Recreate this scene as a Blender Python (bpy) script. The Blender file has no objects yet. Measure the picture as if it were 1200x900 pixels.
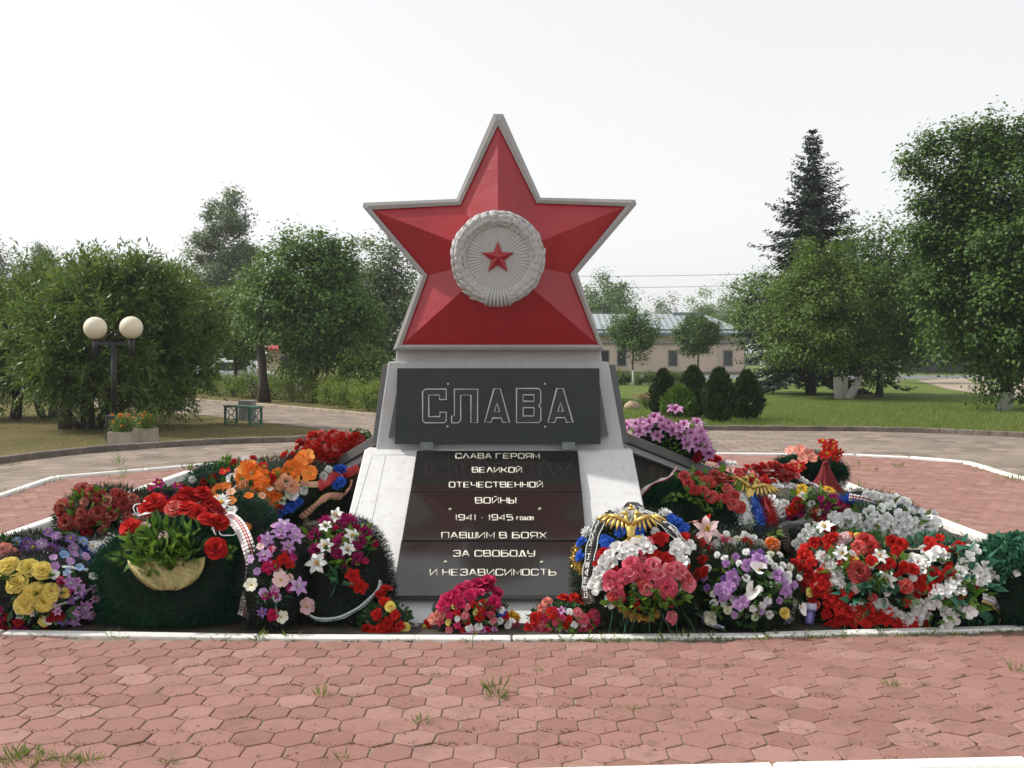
import bpy, bmesh, math, random
import numpy as np
from mathutils import Vector, Matrix
R = math.radians
random.seed(7)
rng = np.random.default_rng(7)
scene = bpy.context.scene
col = scene.collection

# ------------------------------------------------------------------ camera
F_PX, CX, CY, CAM_H = 1167.0, 600.0, 450.0, 1.65
PITCH = math.atan(32 / F_PX)
cam = bpy.data.cameras.new('camera')
cam.sensor_width = 36; cam.lens = 36 * F_PX / 1200; cam.clip_end = 3000
camo = bpy.data.objects.new('camera', cam); col.objects.link(camo)
camo.location = (0, 0, CAM_H); camo.rotation_euler = (R(90) - PITCH, 0, 0)
scene.camera = camo

# ------------------------------------------------------------------ light
SUN = Vector((-.70, .16, .70)).normalized()
EL = math.asin(SUN.z); AZ = math.atan2(SUN.x, SUN.y)
w = bpy.data.worlds.new('World'); scene.world = w; w.use_nodes = True
nt = w.node_tree; nt.nodes.clear()
out = nt.nodes.new('ShaderNodeOutputWorld'); bg = nt.nodes.new('ShaderNodeBackground')
sky = nt.nodes.new('ShaderNodeTexSky'); sky.sky_type = 'NISHITA'; sky.sun_disc = False
sky.sun_elevation = EL; sky.sun_rotation = AZ; sky.air_density = 1.0; sky.dust_density = 1.5; sky.ozone_density = 1.0
hs = nt.nodes.new('ShaderNodeHueSaturation'); hs.inputs['Saturation'].default_value = 0.12
nt.links.new(sky.outputs[0], hs.inputs['Color']); 
hz = nt.nodes.new('ShaderNodeMix'); hz.data_type = 'RGBA'; hz.inputs[0].default_value = .6; cn = nt.nodes.new('ShaderNodeTexNoise'); cn.inputs['Scale'].default_value = 1.6; cn.inputs['Detail'].default_value = 3; cr_n = nt.nodes.new('ShaderNodeMapRange'); cr_n.inputs[3].default_value = .48; cr_n.inputs[4].default_value = .72; nt.links.new(cn.outputs['Fac'], cr_n.inputs[0]); nt.links.new(cr_n.outputs[0], hz.inputs[0]); ctx_ = nt.nodes.new('ShaderNodeTexCoord'); nt.links.new(ctx_.outputs['Generated'], cn.inputs['Vector'])
hz.inputs[7].default_value = (4.9, 4.95, 5.0, 1)          # thick summer haze whitens the whole sky
nt.links.new(hs.outputs[0], hz.inputs[6]); nt.links.new(hz.outputs[2], bg.inputs[0])
bg.inputs[1].default_value = 0.15
nt.links.new(bg.outputs[0], out.inputs[0])
sl = bpy.data.lights.new('sun', 'SUN'); sl.energy = 3.1; sl.angle = R(2.0); sl.color = (1, .95, .86)
so = bpy.data.objects.new('sun', sl); col.objects.link(so)
so.rotation_euler = SUN.to_track_quat('Z', 'Y').to_euler()
scene.view_settings.view_transform = 'Standard'; scene.view_settings.look = 'None'
scene.view_settings.exposure = 0.42; scene.view_settings.gamma = 1.0
scene.render.engine = 'CYCLES'
scene.cycles.use_denoising = True
scene.cycles.max_bounces = 6
scene.cycles.transparent_max_bounces = 4

# ------------------------------------------------------------------ helpers
def ray(px, py):
    x = (px - CX) / F_PX; y = -(py - CY) / F_PX
    c, s = math.cos(PITCH), math.sin(PITCH)
    return Vector((x, c + s * y, -s + c * y))
ORG = Vector((0, 0, CAM_H))
def at(px, py, Y):
    d = ray(px, py); return ORG + d * (Y / d.y)
def G(px, py, z=0.0):
    d = ray(px, py); return ORG + d * ((z - CAM_H) / d.z)
def hit_plane(px, py, p, n):
    d = ray(px, py); return ORG + d * ((p - ORG).dot(n) / d.dot(n))

def link(name, me, m=None, parent=None):
    o = bpy.data.objects.new(name, me); col.objects.link(o)
    if m is not None:
        for q in (m if isinstance(m, (list, tuple)) else [m]): me.materials.append(q)
    if parent is not None:
        o.parent = parent
        if me is not None:
            pass
    return o
def tag(o, label, cat, group=None, kind=None):
    if label: o['label'] = label
    if cat: o['category'] = cat
    if group: o['group'] = group
    if kind: o['kind'] = kind
    return o
def empty(name, loc=(0, 0, 0), rz=0, label=None, cat=None, group=None):
    o = bpy.data.objects.new(name, None); col.objects.link(o)
    o.empty_display_size = .1
    o.location = loc; o.rotation_euler = (0, 0, rz)
    return tag(o, label, cat, group)
def copy_tree(o, parent=None):
    c = o.copy(); col.objects.link(c)
    if parent is not None: c.parent = parent
    for ch in list(o.children): copy_tree(ch, c)
    return c

class MB:
    """collects polygons for ONE mesh object (world coords; parent offset removed on build)"""
    def __init__(s): s.v = []; s.f = []; s.mi = []; s.smooth = []
    def add(s, vs, fs, mi=0, sm=False):
        b = len(s.v); s.v += [tuple(q) for q in vs]
        for f in fs: s.f.append(tuple(b + i for i in f)); s.mi.append(mi); s.smooth.append(sm)
    def box(s, c, size, rz=0, mi=0, M=None):
        x, y, z = size[0] / 2, size[1] / 2, size[2] / 2
        vs = [Vector(p) for p in ((-x,-y,-z),(x,-y,-z),(x,y,-z),(-x,y,-z),(-x,-y,z),(x,-y,z),(x,y,z),(-x,y,z))]
        Q = Matrix.Rotation(rz, 3, 'Z') if M is None else M
        s.hexa([Q @ p + Vector(c) for p in vs], mi)
    def hexa(s, vs, mi=0):
        s.add(vs, [(0,3,2,1),(4,5,6,7),(0,1,5,4),(1,2,6,5),(2,3,7,6),(3,0,4,7)], mi)
    def prism(s, pts, off, mi=0):
        """extrude planar polygon by vector off"""
        n = len(pts); off = Vector(off)
        a = [Vector(p) for p in pts]; b = [p + off for p in a]
        fs = [tuple(range(n)), tuple(range(2 * n - 1, n - 1, -1))]
        for i in range(n): j = (i + 1) % n; fs.append((j, i, n + i, n + j))
        s.add(a + b, fs, mi)
    def tube(s, pts, rad, n=8, mi=0, caps=True, flat=None, up=None, closed=False):
        """tube along pts; rad scalar or list; flat=(w,h) gives flat oval section with 'up' normal"""
        pts = [Vector(p) for p in pts]; m = len(pts)
        base = len(s.v); rings = []
        prevN = None
        for i, p in enumerate(pts):
            if closed: t = pts[(i + 1) % m] - pts[i - 1]
            else: t = pts[min(i + 1, m - 1)] - pts[max(i - 1, 0)]
            if t.length < 1e-9: t = Vector((0, 0, 1))
            t.normalize()
            if up is not None: nn = Vector(up)
            elif prevN is not None: nn = prevN
            else: nn = Vector((0, 0, 1)) if abs(t.z) < .9 else Vector((1, 0, 0))
            nn = (nn - t * nn.dot(t)).normalized(); prevN = nn
            bb = t.cross(nn)
            k = 1.0
            if up is not None:   # mitre
                if closed or 0 < i < m - 1:
                    a = (pts[(i + 1) % m] - p).normalized()
                    c = a.dot(t); k = min(1 / max(c, .45), 1.6)
            r = rad[i] if isinstance(rad, (list, tuple)) else rad
            for j in range(n):
                an = 2 * math.pi * j / n
                if flat: q = p + bb * (math.cos(an) * flat[0] * k) + nn * (math.sin(an) * flat[1])
                else: q = p + bb * (math.cos(an) * r * k) + nn * (math.sin(an) * r)
                s.v.append(tuple(q))
        segs = m if closed else m - 1
        for i in range(segs):
            a = base + i * n; b = base + ((i + 1) % m) * n
            for j in range(n):
                k2 = (j + 1) % n
                s.f.append((a + j, a + k2, b + k2, b + j)); s.mi.append(mi); s.smooth.append(True)
        if caps and not closed:
            s.f.append(tuple(base + j for j in range(n - 1, -1, -1))); s.mi.append(mi); s.smooth.append(False)
            e = base + (m - 1) * n
            s.f.append(tuple(e + j for j in range(n))); s.mi.append(mi); s.smooth.append(False)
    def ball(s, c, r, seg=12, rings=8, M=None, mi=0):
        rr = (r, r, r) if not isinstance(r, (tuple, list, Vector)) else r
        vs = []; fs = []
        for i in range(rings + 1):
            th = math.pi * i / rings
            for j in range(seg):
                ph = 2 * math.pi * j / seg
                p = Vector((math.sin(th) * math.cos(ph) * rr[0], math.sin(th) * math.sin(ph) * rr[1], math.cos(th) * rr[2]))
                vs.append((M @ p if M is not None else p) + Vector(c))
        for i in range(rings):
            for j in range(seg):
                k = (j + 1) % seg
                fs.append((i * seg + j, (i + 1) * seg + j, (i + 1) * seg + k, i * seg + k))
        s.add(vs, fs, mi, True)
    def build(s, name, m, parent=None):
        me = bpy.data.meshes.new(name)
        off = Vector((0, 0, 0))
        vs = s.v
        if parent is not None:
            M = world_of(parent).inverted()
            vs = [tuple(M @ Vector(q)) for q in vs]
        me.from_pydata(vs, [], s.f)
        me.polygons.foreach_set('material_index', s.mi)
        me.polygons.foreach_set('use_smooth', s.smooth)
        me.update()
        return link(name, me, m, parent)
def world_of(o):
    M = Matrix.LocRotScale(o.location, o.rotation_euler, o.scale)
    return world_of(o.parent) @ M if o.parent else M

def np_mesh(name, V, nper, m, parent=None, smooth=False, mats=None):
    """V: (n*nper,3) verts, each nper consecutive = one polygon"""
    V = np.asarray(V, dtype=np.float64).reshape(-1, 3)
    if parent is not None:
        M = np.array(world_of(parent).inverted()); V = V @ M[:3, :3].T + M[:3, 3]
    n = len(V) // nper
    me = bpy.data.meshes.new(name)
    me.vertices.add(len(V)); me.vertices.foreach_set('co', V.astype(np.float32).ravel())
    me.loops.add(n * nper); me.loops.foreach_set('vertex_index', np.arange(n * nper, dtype=np.int32))
    me.polygons.add(n); me.polygons.foreach_set('loop_start', np.arange(0, n * nper, nper, dtype=np.int32))
    try: me.polygons.foreach_set('loop_total', np.full(n, nper, dtype=np.int32))
    except Exception: pass
    if mats is not None: me.polygons.foreach_set('material_index', np.asarray(mats, dtype=np.int32))
    me.update(calc_edges=True); me.validate()
    return link(name, me, m, parent)
def unit(a): return a / np.maximum(np.linalg.norm(a, axis=-1, keepdims=True), 1e-9)
def leaf_quads(P, D, L, W, side=None, bend=0.15):
    """rhombic leaves: base P, direction D, length L, width W"""
    n = len(P); D = unit(D)
    if side is None: side = rng.normal(size=(n, 3))
    S = unit(np.cross(D, side)); N = np.cross(S, D)
    L = np.broadcast_to(np.asarray(L, float).reshape(-1, 1), (n, 1)); W = np.broadcast_to(np.asarray(W, float).reshape(-1, 1), (n, 1))
    a = P; b = P + D * L * .5 + S * W * .5 + N * L * bend * .5; c = P + D * L; d = P + D * L * .5 - S * W * .5 + N * L * bend * .5
    return np.stack([a, b, c, d], 1).reshape(-1, 3)
def spikes(P, D, L, W):
    n = len(P); D = unit(D); S = unit(np.cross(D, rng.normal(size=(n, 3))))
    L = np.broadcast_to(np.asarray(L, float).reshape(-1, 1), (n, 1)); W = np.broadcast_to(np.asarray(W, float).reshape(-1, 1), (n, 1))
    return np.stack([P - S * W * .5, P + S * W * .5, P + D * L], 1).reshape(-1, 3)

# ------------------------------------------------------------------ materials
class NT:
    def __init__(s, name):
        s.m = bpy.data.materials.new(name); s.m.use_nodes = True; s.t = s.m.node_tree
        s.b = s.t.nodes['Principled BSDF']; s.o = s.t.nodes['Material Output']
    def n(s, typ, **kw):
        nd = s.t.nodes.new(typ)
        for k, v in kw.items(): setattr(nd, k, v)
        return nd
    def l(s, a, b): s.t.links.new(a, b)
    def coords(s, kind='Object'): return s.n('ShaderNodeTexCoord').outputs[kind]
    def noise(s, scale, detail=4, rough=.55, vec=None):
        nd = s.n('ShaderNodeTexNoise'); nd.inputs['Scale'].default_value = scale
        nd.inputs['Detail'].default_value = detail; nd.inputs['Roughness'].default_value = rough
        s.l(vec if vec is not None else s.coords(), nd.inputs['Vector']); return nd.outputs['Fac']
    def ramp(s, fac, stops):
        nd = s.n('ShaderNodeValToRGB'); e = nd.color_ramp.elements
        while len(e) < len(stops): e.new(.5)
        for q, (p, c) in zip(e, stops): q.position = p; q.color = (*c, 1)
        s.l(fac, nd.inputs[0]); return nd.outputs[0]
    def mix(s, fac, a, b, mode='MIX'):
        nd = s.n('ShaderNodeMix', data_type='RGBA', blend_type=mode)
        for v, i in ((fac, 0), (a, 6), (b, 7)):
            if isinstance(v, (int, float)): nd.inputs[i].default_value = v
            elif isinstance(v, tuple): nd.inputs[i].default_value = (*v, 1)
            else: s.l(v, nd.inputs[i])
        return nd.outputs[2]
    def bump(s, h, strength=.3, dist=.01):
        nd = s.n('ShaderNodeBump'); nd.inputs['Strength'].default_value = strength; nd.inputs['Distance'].default_value = dist
        s.l(h, nd.inputs['Height']); s.l(nd.outputs[0], s.b.inputs['Normal'])
    def color(s, c):
        if isinstance(c, tuple): s.b.inputs['Base Color'].default_value = (*c, 1)
        else: s.l(c, s.b.inputs['Base Color'])
    def rough(s, r): s.b.inputs['Roughness'].default_value = r
def sc(c, k): return tuple(min(1, q * k) for q in c)

def m_plain(name, c, rough=.6, var=.25, scale=8, bump=0.0, metal=0, bscale=60, spec=.5):
    t = NT(name)
    t.color(t.ramp(t.noise(scale), [(.3, sc(c, 1 - var)), (.7, sc(c, 1 + var))])); t.rough(rough)
    t.b.inputs['Metallic'].default_value = metal; t.b.inputs['Specular IOR Level'].default_value = spec
    if bump: t.bump(t.noise(bscale, 5), bump, .01)
    return t.m
def m_leaf(name, stops, rough=.5, trans=.35, spec=.3, gain=1.75):
    """foliage: every leaf island gets its own tone"""
    t = NT(name)
    isl = t.n('ShaderNodeNewGeometry').outputs['Random Per Island']
    big = t.noise(.9, 2, vec=t.coords('Object'))
    mm = t.n('ShaderNodeMath', operation='MULTIPLY_ADD'); t.l(isl, mm.inputs[0]); mm.inputs[1].default_value = .62
    ad = t.n('ShaderNodeMath', operation='MULTIPLY'); t.l(big, ad.inputs[0]); ad.inputs[1].default_value = .38
    t.l(ad.outputs[0], mm.inputs[2])
    c = t.ramp(mm.outputs[0], [(p, (q[0] * gain * 1.05, q[1] * gain, q[2] * gain)) for p, q in stops]); t.color(c); t.rough(rough); t.b.inputs['Specular IOR Level'].default_value = spec
    if trans:
        tr = t.n('ShaderNodeBsdfTranslucent'); t.l(t.mix(1.0, c, (1.0, 1.0, .55), 'MULTIPLY'), tr.inputs[0])
        mx = t.n('ShaderNodeMixShader'); mx.inputs[0].default_value = trans
        t.l(t.b.outputs[0], mx.inputs[1]); t.l(tr.outputs[0], mx.inputs[2]); t.l(mx.outputs[0], t.o.inputs[0])
    return t.m
def m_petal(name, c, c2=None, trans=.25, var=.34):
    t = NT(name)
    r = t.n('ShaderNodeObjectInfo').outputs['Random']; isl = t.n('ShaderNodeNewGeometry').outputs['Random Per Island']
    a = t.n('ShaderNodeMath', operation='ADD'); t.l(r, a.inputs[0]); t.l(isl, a.inputs[1])
    h = t.n('ShaderNodeMath', operation='MULTIPLY'); t.l(a.outputs[0], h.inputs[0]); h.inputs[1].default_value = .5
    c2 = c2 or sc(c, 1 + var)
    cc = t.ramp(h.outputs[0], [(.1, sc(c, 1 - var)), (.55, c), (.95, c2)])
    t.color(cc); t.rough(.8); t.b.inputs['Specular IOR Level'].default_value = .12
    tr = t.n('ShaderNodeBsdfTranslucent'); t.l(cc, tr.inputs[0])
    mx = t.n('ShaderNodeMixShader'); mx.inputs[0].default_value = trans
    t.l(t.b.outputs[0], mx.inputs[1]); t.l(tr.outputs[0], mx.inputs[2]); t.l(mx.outputs[0], t.o.inputs[0])
    return t.m

def mk_pavers(name):
    t = NT(name)
    isl = t.n('ShaderNodeNewGeometry').outputs['Random Per Island']
    base = t.ramp(isl, [(0, (.240, .122, .101)), (.3, (.280, .147, .122)), (.75, (.305, .165, .138)), (1, (.355, .208, .176))])
    c = t.mix(t.ramp(t.noise(1.1, 5), [(.35, (0, 0, 0)), (.75, (.55, .55, .55))]), base, (.30, .172, .143))
    c = t.mix(t.ramp(t.noise(38, 6, .7), [(.50, (0, 0, 0)), (.8, (.5, .5, .5))]), c, (.175, .09, .075))
    c = t.mix(t.ramp(t.noise(6, 6, .7), [(.52, (0, 0, 0)), (.72, (.6, .6, .6))]), c, (.15, .095, .078))
    t.color(c); t.rough(.85); t.b.inputs['Specular IOR Level'].default_value = .2
    t.bump(t.noise(90, 6, .7), .5, .006); return t.m
def mk_brick(name):
    t = NT(name)
    v = t.coords()
    mp = t.n('ShaderNodeMapping'); t.l(v, mp.inputs[0]); mp.inputs['Rotation'].default_value = (0, 0, R(4))
    b = t.n('ShaderNodeTexBrick'); t.l(mp.outputs[0], b.inputs['Vector'])
    b.inputs['Color1'].default_value = (.17, .135, .112, 1); b.inputs['Color2'].default_value = (.30, .24, .20, 1); b.inputs['Mortar'].default_value = (.07, .065, .045, 1)
    b.inputs['Scale'].default_value = 1; b.inputs['Brick Width'].default_value = .4; b.inputs['Row Height'].default_value = .4; b.inputs['Mortar Size'].default_value = .012; b.inputs['Mortar Smooth'].default_value = .4
    c = t.mix(t.ramp(t.noise(.8, 6), [(.40, (0, 0, 0)), (.75, (.5, .5, .5))]), b.outputs['Color'], (.30, .25, .21))
    c = t.mix(t.ramp(t.noise(14, 6, .7), [(.5, (0, 0, 0)), (.8, (.4, .4, .4))]), c, (.14, .11, .09))
    t.color(c); t.rough(.9); t.b.inputs['Specular IOR Level'].default_value = .15
    t.bump(b.outputs['Fac'], -.4, .01); return t.m
def mk_ground(name):
    t = NT(name); v = t.coords()
    sep = t.n('ShaderNodeSeparateXYZ'); t.l(v, sep.inputs[0])
    mr = t.n('ShaderNodeMapRange'); t.l(sep.outputs[0], mr.inputs[0]); mr.inputs[1].default_value = -4; mr.inputs[2].default_value = 2
    green = t.ramp(t.noise(.55, 8, .65), [(.3, (.105, .165, .034)), (.5, (.135, .195, .042)), (.62, (.18, .20, .06)), (.75, (.24, .215, .10))])
    dry = t.ramp(t.noise(.5, 8, .65), [(.28, (.10, .105, .035)), (.45, (.165, .145, .062)), (.65, (.23, .18, .085)), (.8, (.26, .20, .11))])
    c = t.mix(mr.outputs[0], dry, green)
    c = t.mix(t.ramp(t.noise(22, 6, .75), [(.4, (0, 0, 0)), (.75, (.6, .6, .6))]), c, (.05, .06, .018))
    t.color(c); t.rough(.95); t.b.inputs['Specular IOR Level'].default_value = .1
    t.bump(t.noise(30, 6, .8), 1.0, .05); return t.m
def mk_white_paint(name, c=(.78, .78, .77), dirt=.55, rust=False, chips=True):
    t = NT(name)
    d = t.ramp(t.noise(3.0, 8, .7), [(.42, (0, 0, 0)), (.72, (dirt, dirt, dirt))])
    cc = t.mix(d, c, (.50, .485, .46))
    if chips: cc = t.mix(t.ramp(t.noise(16, 8, .75), [(.64, (0, 0, 0)), (.70, (.8, .8, .8))]), cc, (.36, .34, .31))
    mp = t.n('ShaderNodeMapping'); t.l(t.coords(), mp.inputs[0]); mp.inputs['Scale'].default_value = (9, 9, .7)
    cc = t.mix(t.ramp(t.noise(1.6, 6, .65, vec=mp.outputs[0]), [(.50, (0, 0, 0)), (.75, (.42,) * 3)]), cc, (.36, .345, .325))
    if rust:
        cc = t.mix(t.ramp(t.noise(2.2, 6, .7), [(.60, (0, 0, 0)), (.72, (.5, .5, .5))]), cc, (.42, .26, .20))
    t.color(cc); t.rough(.65); t.bump(t.noise(70, 6, .7), .35, .006); return t.m
def mk_granite(name, c, rough, speck=.5, coat=0, bumpy=0):
    t = NT(name)
    cc = t.mix(t.ramp(t.noise(260, 3, .8), [(.52, (0, 0, 0)), (.66, (speck,) * 3)]), c, sc(c, 3.5))
    cc = t.mix(t.ramp(t.noise(4, 7, .7), [(.45, (0, 0, 0)), (.8, (.45,) * 3)]), cc, sc(c, 1.9))
    t.color(cc)
    rr = t.ramp(t.noise(5, 6, .6), [(.3, (rough * .75,) * 3), (.75, (rough * 1.6,) * 3)]); t.l(rr, t.b.inputs['Roughness'])
    if bumpy: t.bump(t.noise(12, 5), bumpy, .004)
    return t.m
def mk_red_paint(name):
    t = NT(name)
    cc = t.ramp(t.noise(2.5, 6, .6), [(.3, (.27, .004, .010)), (.55, (.33, .006, .013)), (.8, (.37, .014, .022))])
    cc = t.mix(t.ramp(t.noise(30, 6, .7), [(.62, (0, 0, 0)), (.74, (.35,) * 3)]), cc, (.22, .012, .015))
    mp = t.n('ShaderNodeMapping'); t.l(t.coords(), mp.inputs[0]); mp.inputs['Scale'].default_value = (7, 7, .6)
    cc = t.mix(t.ramp(t.noise(1.8, 6, .65, vec=mp.outputs[0]), [(.48, (0, 0, 0)), (.78, (.4,) * 3)]), cc, (.36, .03, .042))
    t.color(cc); t.l(t.ramp(t.noise(6, 5), [(.3, (.30,) * 3), (.7, (.46,) * 3)]), t.b.inputs['Roughness']); t.b.inputs['Specular IOR Level'].default_value = .62; t.bump(t.noise(18, 6, .6), .3, .012); return t.m
def mk_bark(name, c, white=None, zw=0):
    t = NT(name)
    cc = t.ramp(t.noise(14, 6, .7), [(.35, sc(c, .5)), (.7, sc(c, 1.4))])
    if white:
        sep = t.n('ShaderNodeSeparateXYZ'); t.l(t.coords(), sep.inputs[0])
        nz = t.n('ShaderNodeMath', operation='MULTIPLY_ADD'); t.l(t.noise(5, 4), nz.inputs[0]); nz.inputs[1].default_value = .5; t.l(sep.outputs[2], nz.inputs[2])
        lt = t.n('ShaderNodeMath', operation='LESS_THAN'); t.l(nz.outputs[0], lt.inputs[0]); lt.inputs[1].default_value = zw + .25
        cc = t.mix(lt.outputs[0], cc, white)
    t.color(cc); t.rough(.9); t.bump(t.noise(30, 6, .8), .6, .02); return t.m

M = {}
M['ground'] = mk_ground('lawn grass')
M['paver'] = mk_pavers('red pavers')
M['joint'] = m_plain('paver joints', (.23, .175, .14), .95, .4, 14, .4)
M['brick'] = mk_brick('plaza slabs')
M['soil'] = m_plain('soil', (.05, .038, .028), .95, .4, 8, .8, bscale=25)
M['kerbw'] = mk_white_paint('white kerb paint', (.80, .79, .76), .5, chips=True)
M['kerbg'] = m_plain('dark kerb', (.15, .12, .10), .9, .35, 3, .4)
M['kerbl'] = m_plain('pale kerb', (.33, .27, .21), .9, .3, 3, .4)
M['asphalt'] = m_plain('asphalt', (.14, .14, .145), .9, .15, 1)
M['sand'] = m_plain('sandy track', (.30, .24, .18), .95, .25, .6, .4)
M['white'] = mk_white_paint('white wall paint', (.64, .64, .65), .35)
M['whitep'] = mk_white_paint('plinth paint', (.50, .50, .505), .45, rust=True)
M['grey'] = mk_white_paint('grey trim paint', (.34, .335, .335), .4, rust=False)
M['medal'] = mk_white_paint('medallion paint', (.45, .445, .44), .3, chips=False)
M['red'] = mk_red_paint('red star paint')
M['gran'] = mk_granite('black polished granite', (.014, .0125, .012), .09, .35); M['gran'].node_tree.nodes['Principled BSDF'].inputs['Specular IOR Level'].default_value = .95
M['gran2'] = mk_granite('dark panel granite', (.017, .023, .027), .42, .3)
M['gran3'] = mk_granite('grey granite', (.085, .083, .085), .3, .5)
M['wing_shade'] = m_plain('dark wing shade', (.05, .043, .036), .95, .4, 10, .8, bscale=20)  # dark colour stands in for the shaded void below the wings
M['letter'] = m_plain('letter paint', (.72, .68, .58), .6, .1, 40)
M['outl'] = m_plain('letter outline', (.55, .57, .56), .6, .15, 40)
M['lfill'] = m_plain('letter fill', (.050, .050, .049), .8, .5, 160)
M['steel'] = m_plain('steel', (.22, .25, .27), .35, .2, 20, metal=.6)
M['screw'] = m_plain('brass screw', (.55, .58, .42), .4, .2, 20, metal=.3)
M['green_paint'] = m_plain('green bench paint', (.025, .12, .075), .45, .3, 6)
M['green_top'] = m_plain('pale green bench paint', (.10, .23, .15), .5, .3, 6)
M['concrete'] = m_plain('concrete', (.32, .29, .25), .9, .3, 5, .5)
M['concrete_g'] = m_plain('grey concrete', (.2, .2, .2), .9, .35, 5, .5)
M['planter'] = m_plain('planter concrete', (.40, .33, .27), .9, .18, 6, .5)
M['black'] = m_plain('black iron', (.012, .012, .014), .5, .3, 10)
t_ = NT('lamp globe'); t_.color(t_.ramp(t_.noise(3, 4), [(.4, (.70, .62, .47)), (.75, (.76, .70, .57))])); t_.rough(.3); t_.b.inputs['Subsurface Weight'].default_value = .0; M['globe'] = t_.m

# trees' greens
M['lf_lime'] = m_leaf('linden leaves', [(.1, (.018, .046, .010)), (.5, (.038, .082, .016)), (.9, (.090, .145, .028))])
M['lf_apple'] = m_leaf('apple leaves', [(.1, (.026, .055, .010)), (.5, (.052, .096, .016)), (.9, (.105, .15, .026))])
M['lf_maple'] = m_leaf('maple leaves', [(.1, (.026, .060, .012)), (.5, (.046, .098, .018)), (.9, (.10, .17, .032))])
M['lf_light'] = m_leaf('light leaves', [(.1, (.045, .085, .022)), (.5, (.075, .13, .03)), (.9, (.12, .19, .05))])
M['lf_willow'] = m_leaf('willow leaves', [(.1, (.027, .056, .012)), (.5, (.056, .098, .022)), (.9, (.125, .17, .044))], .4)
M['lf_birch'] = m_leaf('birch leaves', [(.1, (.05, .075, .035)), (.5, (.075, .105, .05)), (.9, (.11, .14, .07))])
M['lf_hedge'] = m_leaf('hedge leaves', [(.1, (.05, .085, .014)), (.5, (.095, .145, .025)), (.9, (.165, .21, .042))])
M['lf_bush'] = m_leaf('bush leaves', [(.1, (.04, .075, .016)), (.5, (.07, .12, .026)), (.9, (.12, .18, .045))])
M['lf_thuja'] = m_leaf('thuja sprays', [(.1, (.010, .024, .007)), (.5, (.020, .042, .011)), (.9, (.045, .078, .018))], trans=.1, gain=1.2)
M['lf_spruce'] = m_leaf('spruce needles', [(.1, (.008, .017, .010)), (.5, (.013, .027, .015)), (.9, (.026, .045, .024))], trans=.03, gain=1.1)
M['lf_grass'] = m_leaf('grass blades', [(.1, (.05, .085, .02)), (.5, (.085, .13, .03)), (.9, (.17, .17, .06))])
M['lf_dry'] = m_leaf('dry grass blades', [(.1, (.09, .09, .03)), (.5, (.17, .145, .06)), (.9, (.25, .2, .1))])
M['lf_weed'] = m_leaf('weeds', [(.1, (.04, .075, .015)), (.6, (.08, .13, .025)), (.95, (.15, .15, .05))])
M['moss'] = m_leaf('joint moss', [(.1, (.06, .025, .015)), (.6, (.09, .05, .025)), (.95, (.09, .09, .03))])
M['bark'] = mk_bark('bark', (.055, .042, .033))
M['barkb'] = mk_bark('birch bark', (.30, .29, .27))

# ------------------------------------------------------------------ ground, paving, kerbs
def sheet(name, pts, z, m, kind='structure'):
    b = MB(); b.add([(p[0], p[1], z) for p in pts], [tuple(range(len(pts)))])
    # make sure it faces up
    o = b.build(name, m)
    if o.data.polygons[0].normal.z < 0: o.data.flip_normals()
    tag(o, None, None, kind=kind); return o
sheet('ground', [(-400, -60), (400, -60), (400, 420), (-400, 420)], 0, M['ground'])

def smooth_line(pts, n=8):
    """Catmull-Rom through 2D points"""
    P = [Vector((p[0], p[1])) for p in pts]; o = []
    for i in range(len(P) - 1):
        a, b, c, d = P[max(i - 1, 0)], P[i], P[i + 1], P[min(i + 2, len(P) - 1)]
        for k in range(n):
            t = k / n
            o.append(.5 * ((2 * b) + (c - a) * t + (2 * a - 5 * b + 4 * c - d) * t * t + (3 * b - a - 3 * c + d) * t ** 3))
    o.append(P[-1]); return o
def kerb(name, pts, wd, h, m, z0=0.0, gap=.012, length=.9, jit=.006, label=None, kind='structure'):
    """row of kerb stones along pts (outside edge to the left of travel)"""
    b = MB()
    for i in range(len(pts) - 1):
        a, c = Vector(pts[i][:2]), Vector(pts[i + 1][:2]); L = (c - a).length
        if L < 1e-4: continue
        k = max(1, round(L / length)); d = (c - a) / L; nrm = Vector((-d.y, d.x)); rz = math.atan2(d.y, d.x)
        for j in range(k):
            s0, s1 = L * j / k, L * (j + 1) / k
            mid = a + d * (s0 + s1) / 2 + nrm * (wd / 2 + random.uniform(-jit, jit) * .6)
            hh = h + random.uniform(-jit, jit)
            x, y = (s1 - s0 - gap) / 2, wd / 2
            q = Matrix.Rotation(rz + random.uniform(-.004, .004), 3, 'Z')
            ch = min(.012, h * .25)
            lo = [Vector((-x, -y, z0 - .03)), Vector((x, -y, z0 - .03)), Vector((x, y, z0 - .03)), Vector((-x, y, z0 - .03))]
            md = [Vector((p.x, p.y, z0 + hh - ch)) for p in lo]
            tp = [Vector((p.x * (1 - ch / x), p.y * (1 - ch / y), z0 + hh)) for p in lo]
            vs = [q @ p + Vector((mid.x, mid.y, 0)) for p in lo + md + tp]
            fs = [(8, 9, 10, 11)]
            for e in range(4):
                f = (e + 1) % 4; fs += [(e, f, 4 + f, 4 + e), (4 + e, 4 + f, 8 + f, 8 + e)]
            b.add(vs, fs)
    o = b.build(name, m); tag(o, None, None, kind=kind); return o

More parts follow.
